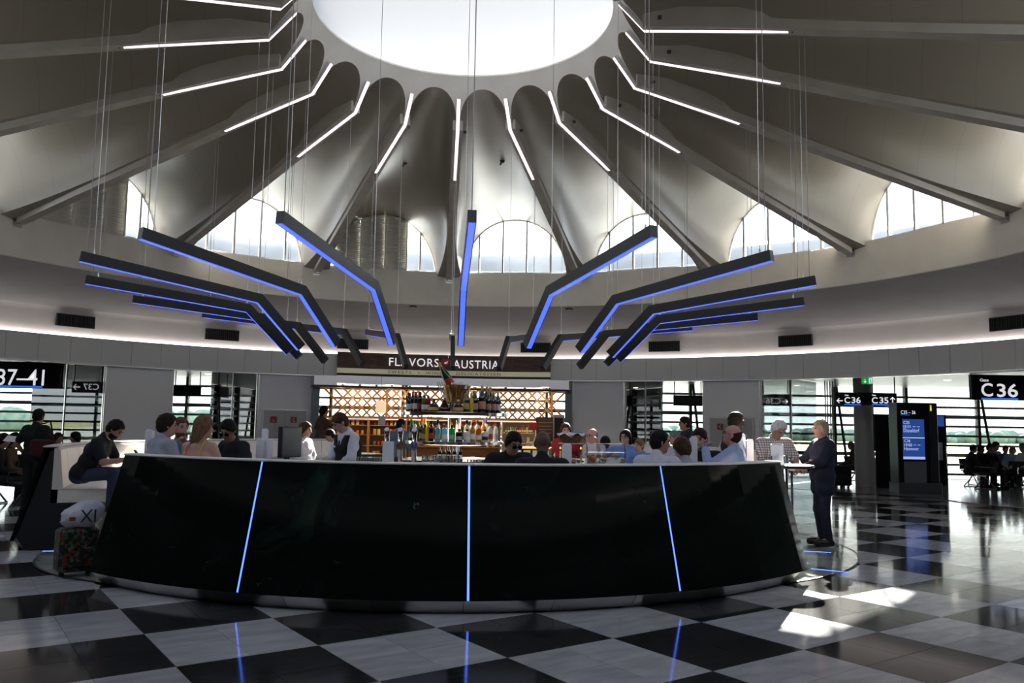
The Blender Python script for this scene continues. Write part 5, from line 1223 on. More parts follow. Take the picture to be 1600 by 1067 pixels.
N, L, b = nodes_of(m_chk); tc = N.new('ShaderNodeTexCoord'); prev = None
sp = N.new('ShaderNodeSeparateXYZ'); L.new(tc.outputs['Object'], sp.inputs[0])
for axn in ('X', 'Z'):
    dv = N.new('ShaderNodeMath'); dv.operation = 'MULTIPLY'; dv.inputs[1].default_value = 30; fr = N.new('ShaderNodeMath'); fr.operation = 'FRACT'; lt = N.new('ShaderNodeMath'); lt.operation = 'LESS_THAN'; lt.inputs[1].default_value = 0.28
    L.new(sp.outputs[axn], dv.inputs[0]); L.new(dv.outputs[0], fr.inputs[0]); L.new(fr.outputs[0], lt.inputs[0])
    if prev is None: prev = lt
    else:
        mxm = N.new('ShaderNodeMath'); mxm.operation = 'MAXIMUM'; L.new(prev.outputs[0], mxm.inputs[0]); L.new(lt.outputs[0], mxm.inputs[1]); prev = mxm
mx = N.new('ShaderNodeMix'); mx.data_type = 'RGBA'; mx.inputs[6].default_value = (0.66, 0.62, 0.58, 1); mx.inputs[7].default_value = (0.24, 0.14, 0.14, 1); L.new(prev.outputs[0], mx.inputs[0]); L.new(mx.outputs[2], b.inputs['Base Color'])
CL['check'] = m_chk
M_EYE = mat('eye', (0.02, 0.015, 0.012), 0.2); M_LIP = mat('lips', (0.30, 0.10, 0.09), 0.5); M_SHOE = mat('shoe_leather', (0.02, 0.015, 0.012), 0.3)
M_LENS = mat('spectacle_frame', (0.03, 0.025, 0.02), 0.3)
def rotx(a): c, s = math.cos(a), math.sin(a); return np.array(((1, 0, 0), (0, c, -s), (0, s, c)))
def rotz(a): c, s = math.cos(a), math.sin(a); return np.array(((c, -s, 0), (s, c, 0), (0, 0, 1)))
def roty(a): c, s = math.cos(a), math.sin(a); return np.array(((c, 0, s), (0, 1, 0), (-s, 0, c)))

def person(label, px, ytop, Y, face, pose='sit', lean=8, yaw=0, nod=5, skin='light', hair='dark', style='short', top='grey', sleeve='short', legs='jeans', armL=None, armR=None, grip=False, build=1.0, vest=None, tie=False, glasses=None, beard=None, scale=1.0, h=0.016, coat=False, group=None, bag=None, x_off=0.0, base=None, tilt=0.0):
    ht = onY(px, ytop, Y)
    W = build
    sit = pose == 'sit'
    if sit: S = scale; pz = 0.10
    else: S = ht.z/1.77; pz = 0.95
    # skeleton in metres before scaling; forward = +y, right = +x
    P = np.array((0, 0, pz)); T = rotx(-R_(lean)) @ roty(R_(tilt))
    tp = lambda x, y, z: P+T@np.array((x, y, z))
    neck, chest = tp(0, -0.01, 0.515), tp(0, 0.0, 0.33)
    Hd = rotz(-R_(yaw)) @ rotx(-R_(nod))
    hc = neck+(T@np.array((0, 0.02, 0.055)))+Hd@np.array((0, 0.012, 0.105))
    hp = lambda x, y, z: hc+Hd@np.array((x, y, z))
    J = {}
    for sd, sg in (('L', -1), ('R', 1)):
        sh = tp(sg*0.185*W, -0.01, 0.455)
        off = {'L': armL, 'R': armR}[sd]
        if off is None: off = (0.06, 0.10, -0.47) if not sit else (0.0, 0.30, -0.34)
        w = sh+np.array((sg*off[0] if len(off) < 4 else off[0], off[1], off[2]))
        d = w-sh; l = np.linalg.norm(d); a_, b_ = 0.29, 0.265
        if l > a_+b_-0.01: w = sh+d/l*(a_+b_-0.01); d = w-sh; l = a_+b_-0.01
        q = (a_*a_-b_*b_+l*l)/(2*l); hgt = math.sqrt(max(0, a_*a_-q*q))
        pole = np.array((sg*0.55, -0.35, -0.75)); u = d/l; pole = pole-u*(pole@u); pole /= np.linalg.norm(pole)
        el = sh+u*q+pole*hgt
        hip = P+np.array((sg*0.095, 0, -0.02))
        if sit: kn = P+np.array((sg*0.14, 0.43, 0.0)); an = kn+np.array((sg*-0.01, -0.02, -0.40)); to = an+np.array((sg*0.02, 0.16, -0.05))
        else: kn = np.array((sg*0.10, 0.03, 0.50)); an = np.array((sg*0.10, -0.02, 0.085)); to = np.array((sg*0.125, 0.15, 0.045))
        if pose == 'walk': kn = kn+np.array((0, sg*0.10, 0)); an = an+np.array((0, sg*0.16, 0)); to = to+np.array((0, sg*0.16, 0))
        J[sd] = (sh, el, w, hip, kn, an, to)
    shm = 0.075
    def torso(s, g=0.0, low=0.0):
        for z, wx, r in ((0.44, 0.135*W, 0.072), (0.33, 0.095*W, 0.108*W**0.5), (0.18, 0.075*W, 0.105*W**0.7), (0.03, 0.085*W, 0.108*W**0.5)):
            s.cone(tp(-wx, 0.01 if z < 0.2 else 0.0, z), tp(wx, 0.01 if z < 0.2 else 0.0, z), r+g)
        s.cone(tp(0, 0, 0.05), tp(0, 0, 0.42), 0.105*W**0.6+g, 0.095+g)
        if W > 1.1: s.ell(tp(0, 0.05, 0.16), T, (0.15*W, 0.13*W, 0.16))
        if low:
            for sg in (-1, 1): s.cone(tp(sg*0.08, 0, 0.03), tp(sg*0.085, 0.01 if not sit else 0.12, -low if not sit else -0.02), 0.105+g, 0.105+g)
    def head(s):
        s.ell(hp(0, -0.012, 0.028), Hd, (0.076, 0.096, 0.092)); s.ell(hp(0, 0.018, -0.035), Hd, (0.060, 0.072, 0.085)); s.cone(hp(0, 0.058, -0.092), hp(0, 0.03, -0.085), 0.028, 0.040)
        s.cone(hp(0, 0.082, 0.012), hp(0, 0.108, -0.028), 0.009, 0.0135)
        for sg in (-1, 1): s.ell(hp(sg*0.078, -0.012, -0.012), Hd, (0.012, 0.020, 0.032))
        s.cone(neck+T@np.array((0, 0.0, -0.06)), hp(0, -0.02, -0.06), 0.056, 0.054)
    B = SDF(h, 0.024); torso(B); head(B)
    for sd in 'LR':
        sh, el, w, hip, kn, an, to = J[sd]
        B.cone(sh, el, 0.050, 0.040).cone(el, w, 0.041, 0.027).cone(hip, kn, 0.084, 0.056).cone(kn, an, 0.056, 0.038).cone(an, to, 0.042, 0.036).cone(an, an+np.array((0, -0.04, -0.04)), 0.036)
    rz = -R_(face)
    if sit:
        # the crown of the head sits at the measured height
        crown = hp(0, -0.02, 0.125)[2]*S; z0 = ht.z-crown if base is None else base
    else: z0 = 0.012 if base is None else base
    Rz = rotz(rz); hd = Rz@hc*S
    e = empty('person', (ht.x-hd[0]+x_off, Y-hd[1], z0), rz); e.scale = (S, S, S)
    tag(e, label, 'person', group)
    def put(name, me, m=None):
        o = bpy.data.objects.new(name, me); COL.objects.link(o); o.parent = e
        if m is not None: me.materials.clear(); me.materials.append(m)
        return o
    put('body', B.mesh('body', SK[skin]))
    # clothes
    g = 0.013
    s = SDF(h, 0.03); torso(s, g+0.004+(0.006 if coat else 0), 0.16 if coat else 0)
    if not coat: s.cone(tp(-0.085*W, 0, -0.03), tp(0.085*W, 0, -0.01), 0.118 if sit else 0.120)
    for sd in 'LR':
        sh, el, w, *_ = J[sd]; gg = g+(0.014 if coat else 0.004)
        if sleeve == 'long': s.cone(sh, el, 0.052+gg, 0.044+gg).cone(el, w+(el-w)*0.08, 0.043+gg, 0.031+gg)
        elif sleeve == 'roll': s.cone(sh, el, 0.052+gg, 0.044+gg).cone(el, el+(w-el)*0.25, 0.044+gg, 0.042+gg)
        elif sleeve == 'short': s.cone(sh, sh+(el-sh)*0.72, 0.053+gg, 0.050+gg)
    if sleeve != 'none':
        s.cone(neck+T@np.array((0, -0.012, -0.035)), neck+T@np.array((0, -0.014, 0.018)), 0.066, 0.062)
        put('jacket' if coat else 'shirt', s.mesh('shirt', CL[top]))
    else:
        s = SDF(h, 0.03)
        for z, wx, r in ((0.30, 0.095*W, 0.108), (0.18, 0.075*W, 0.105), (0.03, 0.085*W, 0.108)): s.cone(tp(-wx, 0.015, z), tp(wx, 0.015, z), r+0.008)
        s.cut(lambda Q: ((Q-P)@T)[..., 2]-0.30)
        put('top', s.mesh('top', CL[top]))
        for sg, c in ((-1, 'pink'), (1, 'yellow')):
            b = MB().tube([tuple(tp(sg*0.10, 0.06, 0.47)), tuple(tp(sg*0.085, -0.02, 0.535)), tuple(tp(sg*0.095, -0.095, 0.45)), tuple(tp(sg*0.10, -0.125, 0.30))], 0.008, 6); put('strap', b.mesh('strap', CL[c]))
    s = SDF(h, 0.03)
    for z, wx, r in ((0.05, 0.075*W, 0.098), (-0.03, 0.085*W, 0.104)): s.cone(tp(-wx, 0.0, z), tp(wx, 0.0, z), r+0.006)
    for sd in 'LR':
        sh, el, w, hip, kn, an, to = J[sd]; s.cone(hip, kn, 0.098, 0.072).cone(kn, an+np.array((0, 0, 0.0)), 0.070, 0.058)
    put('trousers', s.mesh('trousers', CL[legs]))
    for sd in 'LR':
        an, to = J[sd][5], J[sd][6]
        s = SDF(0.014, 0.02); s.cone(an+np.array((0, -0.03, -0.035)), to+np.array((0, 0, 0.004)), 0.056, 0.050).cone(an+np.array((0, 0, 0.03)), an+np.array((0, 0, -0.03)), 0.052); lowz = min(an[2], to[2])-0.047
        s.cut(lambda Q, z=lowz+0.005: z-Q[..., 2]); put('shoe', s.mesh('shoe', M_SHOE))
    # hands
    for sd, sg in (('L', -1), ('R', 1)):
        sh, el, w = J[sd][:3]; y = (w-el)/np.linalg.norm(w-el); upv = np.array((-sg*0.3, -0.2, 1.0)); x = np.cross(y, upv); x /= np.linalg.norm(x); z = np.cross(x, y)
        o = bpy.data.objects.new('hand', HAND_GRIP if grip else HAND_RELAX); COL.objects.link(o); o.parent = e
        o.material_slots[0].link = 'OBJECT'; o.material_slots[0].material = SK[skin]
        M = Matrix(((sg*x[0], y[0], z[0], w[0]), (sg*x[1], y[1], z[1], w[1]), (sg*x[2], y[2], z[2], w[2]), (0, 0, 0, 1))); o.matrix_local = M
    # face
    b = MB()
    for sg in (-1, 1):
        c = hp(sg*0.032, 0.076, 0.008); put('eye', MB().sphere(c, 0.0105, 10, 6).mesh('eye', M_EYE))
        put('eyebrow', MB().tube([tuple(hp(sg*0.014, 0.089, 0.026)), tuple(hp(sg*0.032, 0.087, 0.033)), tuple(hp(sg*0.050, 0.074, 0.027))], 0.005, 6).mesh('eyebrow', HR[hair]))
    put('mouth', MB().tube([tuple(hp(-0.022, 0.080, -0.066)), tuple(hp(0, 0.089, -0.064)), tuple(hp(0.022, 0.080, -0.066))], [0.003, 0.0065, 0.003], 8).mesh('mouth', M_LIP))
    # hair
    if style:
        s = SDF(0.0115, 0.02); vol = {'curly': 0.020, 'long': 0.014, 'bob': 0.018, 'full': 0.014, 'bald': 0.006}.get(style, 0.009); s.noise = 0.0045
        s.ell(hp(0, -0.014, 0.032), Hd, (0.078+vol, 0.098+vol, 0.094+vol))
        if style in ('short', 'curly', 'full', 'bald', 'bob', 'long'): s.ell(hp(0, -0.030, -0.015), Hd, (0.074+vol, 0.078+vol, 0.085+vol*0.5))
        loc = lambda Q: (Q-hc)@Hd
        if style == 'bald':
            s.cut(lambda Q: loc(Q)[..., 2]-0.012+0.5*loc(Q)[..., 1]); s.cut(lambda Q: loc(Q)[..., 1]-0.0)
        else:
            hl = {'long': 0.028, 'bob': 0.026}.get(style, 0.022)
            s.cut(lambda Q: (lambda q: 0.80*q[..., 1]-0.60*q[..., 2]-hl-0.011*np.sin(72*q[..., 0]+1.5)*np.sin(31*q[..., 0]))(loc(Q)))
        if style not in ('long', 'bob'): s.cut(lambda Q: -0.088-loc(Q)[..., 2])
        if style in ('long', 'bob'):
            n = 0.10 if style == 'bob' else 0.27
            for x in (-0.055, 0.0, 0.055): s.cone(hp(x, -0.055, 0.0), hp(x*1.25, -0.060+(-0.02 if style == 'long' else 0), -n), 0.048, 0.030)
            for sg in (-1, 1): s.cone(hp(sg*0.080, -0.005, 0.02), hp(sg*0.092, -0.005, -n*0.8), 0.026, 0.020)
        put('hair', s.mesh('hair', HR[hair]))
    if beard:
        s = SDF(0.012, 0.02); s.ell(hp(0, 0.024, -0.072), Hd, (0.066, 0.072, 0.062)); loc2 = lambda Q: (Q-hc)@Hd
        s.cut(lambda Q: loc2(Q)[..., 2]+0.048); s.cut(lambda Q: -0.01-loc2(Q)[..., 1]); put('beard', s.mesh('beard', HR[beard]))
    if glasses:
        dark = glasses == 'sun'
        gp = empty('glasses', parent=e); 
        for sg in (-1, 1):
            c = hp(sg*0.034, 0.101, 0.004); ring = [tuple(c+Hd@np.array((0.027*math.cos(a), 0, 0.021*math.sin(a)))) for a in np.linspace(0, 2*PI, 17)]
            o = MB().tube(ring, 0.0032, 6).build('rim', M_LENS, gp)
            if dark:
                o = MB().add([tuple(c+Hd@np.array((0.027*math.cos(a), -0.001, 0.021*math.sin(a)))) for a in np.linspace(0, 2*PI, 17)[:-1]]+[tuple(c+Hd@np.array((0.027*math.cos(a), 0.002, 0.021*math.sin(a)))) for a in np.linspace(0, 2*PI, 17)[:-1]], [tuple(range(16)), tuple(range(31, 15, -1))]).build('lens', mat('sunglass_lens', (0.004, 0.004, 0.006), 0.05), gp)
            MB().tube([tuple(hp(sg*0.060, 0.098, 0.008)), tuple(hp(sg*0.079, 0.05, 0.010)), tuple(hp(sg*0.082, -0.01, 0.006))], 0.003, 6).build('temple', M_LENS, gp)
        MB().tube([tuple(hp(-0.009, 0.103, 0.008)), tuple(hp(0.009, 0.103, 0.008))], 0.003, 6).build('bridge', M_LENS, gp)
    if vest:
        s = SDF(h, 0.03); torso(s, g+0.024); loc3 = lambda Q: (Q-P)@T
        s.cut(lambda Q: np.where((loc3(Q)[..., 1] > 0.0), (loc3(Q)[..., 2]-0.29-np.abs(loc3(Q)[..., 0])*2.0), -1.0)*0.35)
        s.cut(lambda Q: np.abs(loc3(Q)[..., 0])-0.205*W); s.cut(lambda Q: loc3(Q)[..., 2]-0.50)
        put('waistcoat', s.mesh('waistcoat', CL[vest]))
    if tie:
        pts = [tp(0, 0.075, 0.485), tp(0, 0.105, 0.43), tp(0, 0.132, 0.33), tp(0, 0.140, 0.20)]
        b = MB()
        for i, q in enumerate(pts): pass
        vs = []; 
        for q, wd in zip(pts, (0.016, 0.020, 0.026, 0.032)):
            r = T@np.array((1, 0, 0)); f = T@np.array((0, 0.008, 0)); vs += [q-r*wd, q+r*wd, q+r*wd+f, q-r*wd+f]
        b.add([tuple(v) for v in vs], [(4*i+a, 4*i+(a+1) % 4, 4*i+4+(a+1) % 4, 4*i+4+a) for i in range(3) for a in range(4)]+[(0, 1, 2, 3), (12, 13, 14, 15)]); put('tie', b.mesh('tie', CL['black']))
        b = MB(); q = tp(0.085, 0.150, 0.36); r = T@np.array((0.035, 0, 0)); u = T@np.array((0, 0, 0.012)); f = T@np.array((0, 0.004, 0))
        b.add([tuple(q+r*i+u*j+f*k) for i, j, k in ((-1, -1, 0), (1, -1, 0), (1, 1, 0), (-1, 1, 0), (-1, -1, 1), (1, -1, 1), (1, 1, 1), (-1, 1, 1))], ((3, 2, 1, 0), (4, 5, 6, 7), (0, 1, 5, 4), (1, 2, 6, 5), (2, 3, 7, 6), (3, 0, 4, 7))); put('name_badge', b.mesh('name_badge', M_PAPER))
    J['hc'] = hc; J['hp'] = hp; J['tp'] = tp; J['S'] = S
    return e, J
def to_world(e, p):
    q = Matrix.Rotation(e.rotation_euler.z, 3, 'Z') @ (Vector(tuple(p))*e.scale.x); return q+e.location

# ------------------------------------------------------------------ bar-height tables and stools inside the ring
def npol(ph, r, z=0.0): return Vector((CX+r*math.sin(R_(ph)), CY-r*math.cos(R_(ph)), z))
tb_top = MB().lathe([(0, 1.05), (0.30, 1.05), (0.32, 1.06), (0.32, 1.075), (0.31, 1.085), (0, 1.085)], 28).mesh('table_top', M_BLACK, True)
tb_pole = MB().lathe([(0.03, 0.02), (0.03, 1.05), (0.10, 1.05)], 14).mesh('pole', M_CHROME, True)
tb_base = MB().lathe([(0, 0.0), (0.24, 0.0), (0.24, 0.012), (0.05, 0.03), (0, 0.03)], 24).mesh('base', M_STEEL, True)
def high_table(p, label):
    e = empty('high_table', p); tag(e, label, 'table', 'high round tables inside the bench ring')
    inst('table_top', tb_top, e); inst('pole', tb_pole, e); inst('base', tb_base, e); return e
TBL = {'left': npol(-30, 4.02, 0.012), 'mid': npol(14, 4.05, 0.012), 'right': npol(34, 4.05, 0.012), 'end': npol(60.5, 4.97, 0.012)}
high_table(TBL['left'], 'black high table between the guests at left'); high_table(TBL['mid'], 'black high table before the man in sunglasses'); high_table(TBL['right'], 'black high table with beer before the drinking bald man')
for k_, q_, l_ in (('group', onY(306, 700, 9.45), 'black high table before the woman with the bare back'), ('edge', onY(234, 700, 10.15), 'black high table with a menu left of the man in grey shirt'), ('rear', onY(1170, 700, 12.25), 'black high table with a menu behind the drinking bald man')):
    TBL[k_] = Vector((q_.x, q_.y, 0.012)); high_table(TBL[k_], l_)
high_table(TBL['end'], 'high table at which the two grey-haired men stand').scale = (1.1, 1.1, 1.115)
st_seat = MB().lathe([(0, 0.70), (0.17, 0.70), (0.19, 0.715), (0.19, 0.74), (0.17, 0.755), (0, 0.76)], 24).mesh('seat', M_LEATHER, True)
st_pole = MB().lathe([(0.025, 0.02), (0.025, 0.70)], 12).mesh('pole', M_CHROME, True)
st_base = MB().lathe([(0, 0), (0.20, 0), (0.20, 0.012), (0.04, 0.03), (0, 0.03)], 24).mesh('base', M_STEEL, True)
b = MB(); b.tube([(0.16*math.cos(a), 0.16*math.sin(a), 0.30) for a in np.linspace(0, 2*PI, 21)], 0.010, 6); b.tube([(-0.16, 0, 0.30), (0.16, 0, 0.30)], 0.008, 6); st_ring = b.mesh('foot_ring', M_CHROME, True)
def stool_under(per, J, who):
    q = to_world(per, (0, -0.02, 0)); z = per.location.z
    e = empty('bar_stool', (q.x, q.y, 0.012)); e.scale = (1, 1, max(0.5, (z+0.0-0.012+0.015)/0.76)); tag(e, 'cream bar stool under '+who, 'stool', 'bar stools inside the bench ring')
    inst('seat', st_seat, e); inst('pole', st_pole, e); inst('base', st_base, e); inst('foot_ring', st_ring, e)

# ------------------------------------------------------------------ the people
def yr(px, r=4.62):             # near crossing of a line of sight with a ring about the axis
    d = ray(px, 690); a = d.x*d.x+d.y*d.y; b = -2*(d.x*CX+d.y*CY); c = CX*CX+CY*CY-r*r
    return (-b-math.sqrt(b*b-4*a*c))/(2*a)*d.y
# left bench and left group
pe, J = person('seated man in black t-shirt leaning forward over his phone', 181, 658, 10.75, 82, lean=30, nod=40, yaw=0, skin='tan', hair='black', style='short', beard='black', top='black', legs='jeans', armL=(-0.02, 0.34, -0.22), armR=(-0.02, 0.36, -0.22), grip=True, build=1.06)
w = to_world(pe, (J['L'][2]+J['R'][2])/2+np.array((0, 0.10, 0.06)))
o = empty('smartphone', w, pe.rotation_euler.z); tag(o, 'black phone held by the man in black t-shirt at left', 'phone'); o.rotation_euler = (0.6, 0, pe.rotation_euler.z)
MB().cbox((-0.038, -0.006, -0.075), (0.038, 0.006, 0.075), 0.003).build('case', M_BLACK, o); MB().box((-0.034, -0.0075, -0.068), (0.034, -0.0062, 0.068)).build('screen', mat('phone_screen', (0.05, 0.05, 0.06), 0.1), o)
person('seated man in pale grey shirt with his back turned at the left table', 263, 647, yr(263), 40, lean=6, yaw=18, skin='light', hair='dark', style='full', top='grey', sleeve='long', legs='charcoal', armR=(0.0, 0.30, -0.30))
pe, J = person('ginger-bearded man in blue shirt raising a glass to his mouth', 284, 652, 9.75, 150, lean=8, yaw=-20, nod=2, skin='pink', hair='ginger', style='short', beard='ginger', top='blue', sleeve='short', armL=(-0.14, 0.26, 0.02), armR=(-0.05, 0.25, -0.25), grip=True)
stool_under(pe, J, 'the ginger-bearded man')
w = to_world(pe, J['L'][2]+np.array((0, 0.06, 0.06))); tumbler(Vector((w.x, w.y, w.z-0.03)), 'clear glass raised by the ginger-bearded man', None, GL1)
person('woman with long light brown hair and bare back with thin straps', 320, 650, yr(320), 20, lean=4, yaw=22, skin='light', hair='light', style='long', top='yellow', sleeve='none', legs='jeans', scale=0.96)
pe, J = person('seated man in black t-shirt and dark glasses looking down at his hands', 357, 657, 9.7, 215, lean=20, nod=30, yaw=-25, skin='tan', hair='black', style='full', glasses='sun', top='black', armL=(-0.04, 0.28, -0.28), armR=(-0.04, 0.28, -0.28), grip=True)
stool_under(pe, J, 'the man in black t-shirt and dark glasses')
for i_, (z_, w_) in enumerate(((0.34, 0.07), (0.315, 0.09))):
    c_ = J['tp'](0.02, 0.128, z_); o_ = MB().box((-w_, -0.004, -0.006), (w_, 0.004, 0.006)).build('shirt_print', M_PAPER, pe); o_.location = tuple(c_); o_.rotation_euler = (-R_(20), 0, 0)
w = to_world(pe, (J['L'][2]+J['R'][2])/2+np.array((0, 0.08, 0.03))); o = empty('smartphone', w, pe.rotation_euler.z); tag(o, 'phone in the hands of the man in dark glasses', 'phone'); o.rotation_euler = (1.1, 0, pe.rotation_euler.z); MB().cbox((-0.036, -0.005, -0.07), (0.036, 0.005, 0.07), 0.003).build('case', M_BLACK, o)
# staff
person('waitress with short dark hair in white blouse facing right', 478, 659, 13.2, 110, pose='stand', lean=2, yaw=-20, nod=8, skin='light', hair='brown', style='bob', top='white', sleeve='long', legs='black', armR=(-0.05, 0.30, -0.32), armL=(-0.02, 0.28, -0.32))
person('dark-haired worker in white shirt bending behind the bartender', 516, 665, 15.5, 255, pose='stand', lean=24, nod=30, skin='tan', hair='black', style='short', top='white', sleeve='long', legs='black', armL=(-0.02, 0.34, -0.30), armR=(-0.02, 0.34, -0.30))
person('bartender in white shirt and black waistcoat with tie looking down', 532, 640, 11.15, 232, pose='stand', lean=10, nod=34, yaw=12, skin='light', hair='brown', style='short', top='white', sleeve='roll', legs='black', vest='black', tie=True, armL=(-0.02, 0.30, -0.36), armR=(-0.08, 0.30, -0.36), grip=True)
person('man in blue-grey shirt seen from behind in the shop', 627, 653, 18.5, 25, pose='stand', lean=12, nod=15, yaw=30, skin='tan', hair='black', style='short', top='slate', sleeve='roll', legs='charcoal')
person('dark-haired woman in brown reaching to the shop shelf at left', 507, 634, 24.0, 60, pose='stand', lean=4, skin='tan', hair='black', style='bob', top='brown', legs='black', armR=(0.0, 0.42, -0.05))
# middle
pe, J = person('young man in sunglasses and black shirt leaning over the table', 803, 676, 9.35, 168, lean=36, nod=26, yaw=-14, skin='tan', hair='black', style='full', glasses='sun', top='black', sleeve='long', armL=(0.05, 0.26, -0.22), armR=(0.05, 0.26, -0.22), build=1.12)
stool_under(pe, J, 'the young man in sunglasses')
person('bald dark-skinned man in black shirt with his back turned', 848, 673, yr(848), 4, lean=8, nod=14, skin='brown', hair='black', style=None, top='black', sleeve='short', build=1.12)
person('woman with brown hair in red top beside the bread basket', 884, 661, 14.8, 190, pose='stand', lean=3, yaw=-15, skin='light', hair='brown', style='bob', top='red', sleeve='long', legs='black')
person('guest with brown hair half hidden behind the bald man with spectacles', 909, 667, 17.2, 120, lean=4, skin='tan', hair='brown', style='full', top='charcoal', base=0.60)
person('bald man with spectacles sitting behind the snack case', 925, 664, 14.6, 235, lean=6, skin='pink', hair='grey', style='bald', glasses='clear', top='white', sleeve='short', build=1.1, base=0.72)
person('dark-haired guest low behind the snack case', 946, 674, 14.9, 20, lean=6, skin='tan', hair='black', style='full', top='black', base=0.58)
pe, J = person('man in blue shirt and spectacles with one arm behind his head', 977, 662, 14.2, 200, lean=-6, yaw=10, nod=0, skin='light', hair='dark', style='bob', glasses='clear', top='blue', sleeve='short', build=1.15, armR=(0.28, 0.02, 0.10), armL=(0.42, 0.10, -0.20), base=0.70)
person('small boy in blue shirt resting his arms on the table', 998, 686, 11.6, 215, lean=12, yaw=20, skin='light', hair='light', style='short', top='blue', sleeve='short', scale=0.72, armL=(0.02, 0.32, -0.12), armR=(0.02, 0.32, -0.12))
person('dark-haired man in white t-shirt turning his head to the right', 1032, 672, yr(1032, 4.65), 38, lean=10, yaw=42, nod=6, skin='tan', hair='black', style='short', top='white', sleeve='short', legs='charcoal', armR=(0.05, 0.34, -0.28), build=1.1)
person('grey-haired man in pale shirt behind the man in white t-shirt', 1053, 664, 14.8, 262, lean=4, skin='pink', hair='grey', style='short', top='white', sleeve='long', base=0.70)
person('man in navy jacket standing behind the seated guests, facing left', 1069, 650, 16.2, 268, pose='stand', lean=2, skin='tan', hair='dark', style='short', top='navy', sleeve='long', coat=True, legs='navy')
person('brown-haired guest in pale blue shirt with back turned', 1065, 684, yr(1065), -10, lean=12, nod=20, yaw=-15, skin='light', hair='brown', style='full', top='grey', sleeve='long', armR=(0.05, 0.30, -0.30))
pe, J = person('smiling man in black shirt with a glass of beer', 1093, 669, 9.95, 195, lean=10, nod=14, yaw=15, skin='light', hair='dark', style='short', top='black', sleeve='long', build=1.08, armL=(0.02, 0.28, -0.28), armR=(0.02, 0.28, -0.28))
stool_under(pe, J, 'the smiling man in black shirt')
pe, J = person('bald man in pale blue shirt drinking from a tall beer glass', 1143, 664, yr(1143, 4.6), -62, lean=6, yaw=-8, nod=-12, skin='pink', hair='dark', style='bald', glasses='clear', top='pale_blue', sleeve='long', build=1.14, armL=(-0.06, 0.30, 0.05), armR=(0.02, 0.26, -0.28), grip=True)
w = to_world(pe, J['hp'](0, 0.12, -0.07)); v = to_world(pe, J['L'][2]+np.array((0.0, 0.05, 0.03)))
e = empty('beer_glass', v); dv_ = (w-v).normalized(); e.rotation_euler = dv_.to_track_quat('Z', 'Y').to_euler(); tag(e, 'tall ribbed beer glass tipped to the bald man\'s mouth', 'glass'); 
MB().lathe([(0, -0.10), (0.030, -0.10), (0.026, -0.03), (0.036, 0.08), (0.034, 0.12), (0.032, 0.12), (0.034, 0.08), (0.024, -0.03), (0, -0.09)], 16).build('tumbler', M_TUM, e, True); MB().lathe([(0, -0.088), (0.025, -0.085), (0.023, -0.03), (0.031, 0.03), (0, 0.035)], 16).build('beer', mat('pale_beer', (0.72, 0.60, 0.40), 0.3), e, True)
person('waiter with short black hair in white shirt and black waistcoat facing right', 1151, 644, 12.6, 78, pose='stand', lean=3, yaw=10, nod=5, skin='dark', hair='dark', style='curly', top='white', sleeve='roll', vest='black', legs='black', beard=None)
# the two standing men at the right end
pe, J = person('white-haired man in checked shirt and khaki trousers standing at the bar end', 1217, 651, 11.7, 165, pose='stand', lean=8, nod=38, yaw=-10, skin='tan', hair='white', style='full', top='check', sleeve='short', legs='khaki', build=1.12, armL=(-0.02, 0.36, -0.32), armR=(-0.06, 0.34, -0.30), grip=True, h=0.014)
pe, J = person('fair-haired man in dark navy jacket standing in profile at the bar end', 1281, 655, 11.95, 268, pose='stand', lean=0, nod=2, skin='pink', hair='blond', style='full', top='navy', sleeve='long', coat=True, legs='navy', build=1.12, armL=(-0.04, 0.38, -0.34), armR=(-0.02, 0.40, -0.28), grip=True, h=0.014)
w = to_world(pe, (J['L'][2]+J['R'][2])/2+np.array((0, 0.10, 0.0)))
o = MB().cbox((-0.10, -0.14, -0.005), (0.10, 0.14, 0.005), 0.002).build('folded_map', M_PAPER, None); o.location = w; o.rotation_euler = (0.5, 0.15, 0.3); tag(o, 'white folded paper between the two standing men', 'paper')
# left background
person('standing person in dark t-shirt seen from behind at far left', 62, 638, 14.5, 10, pose='stand', lean=3, skin='tan', hair='black', style='short', top='black', sleeve='short', legs='black', armR=(0.10, 0.18, -0.40))
o = empty('shoulder_bag', onY(68, 700, 14.3)); tag(o, 'dark red bag on the back of the standing person at far left', 'bag')
MB().cbox((-0.20, -0.10, -0.16), (0.20, 0.04, 0.16), 0.04).build('pouch', cloth('maroon', (0.06, 0.006, 0.010)), o); MB().tube([(-0.18, -0.03, 0.14), (-0.10, 0.0, 0.40), (0.08, 0.02, 0.46), (0.18, -0.03, 0.14)], 0.015, 6).build('strap', CL['black'], o)

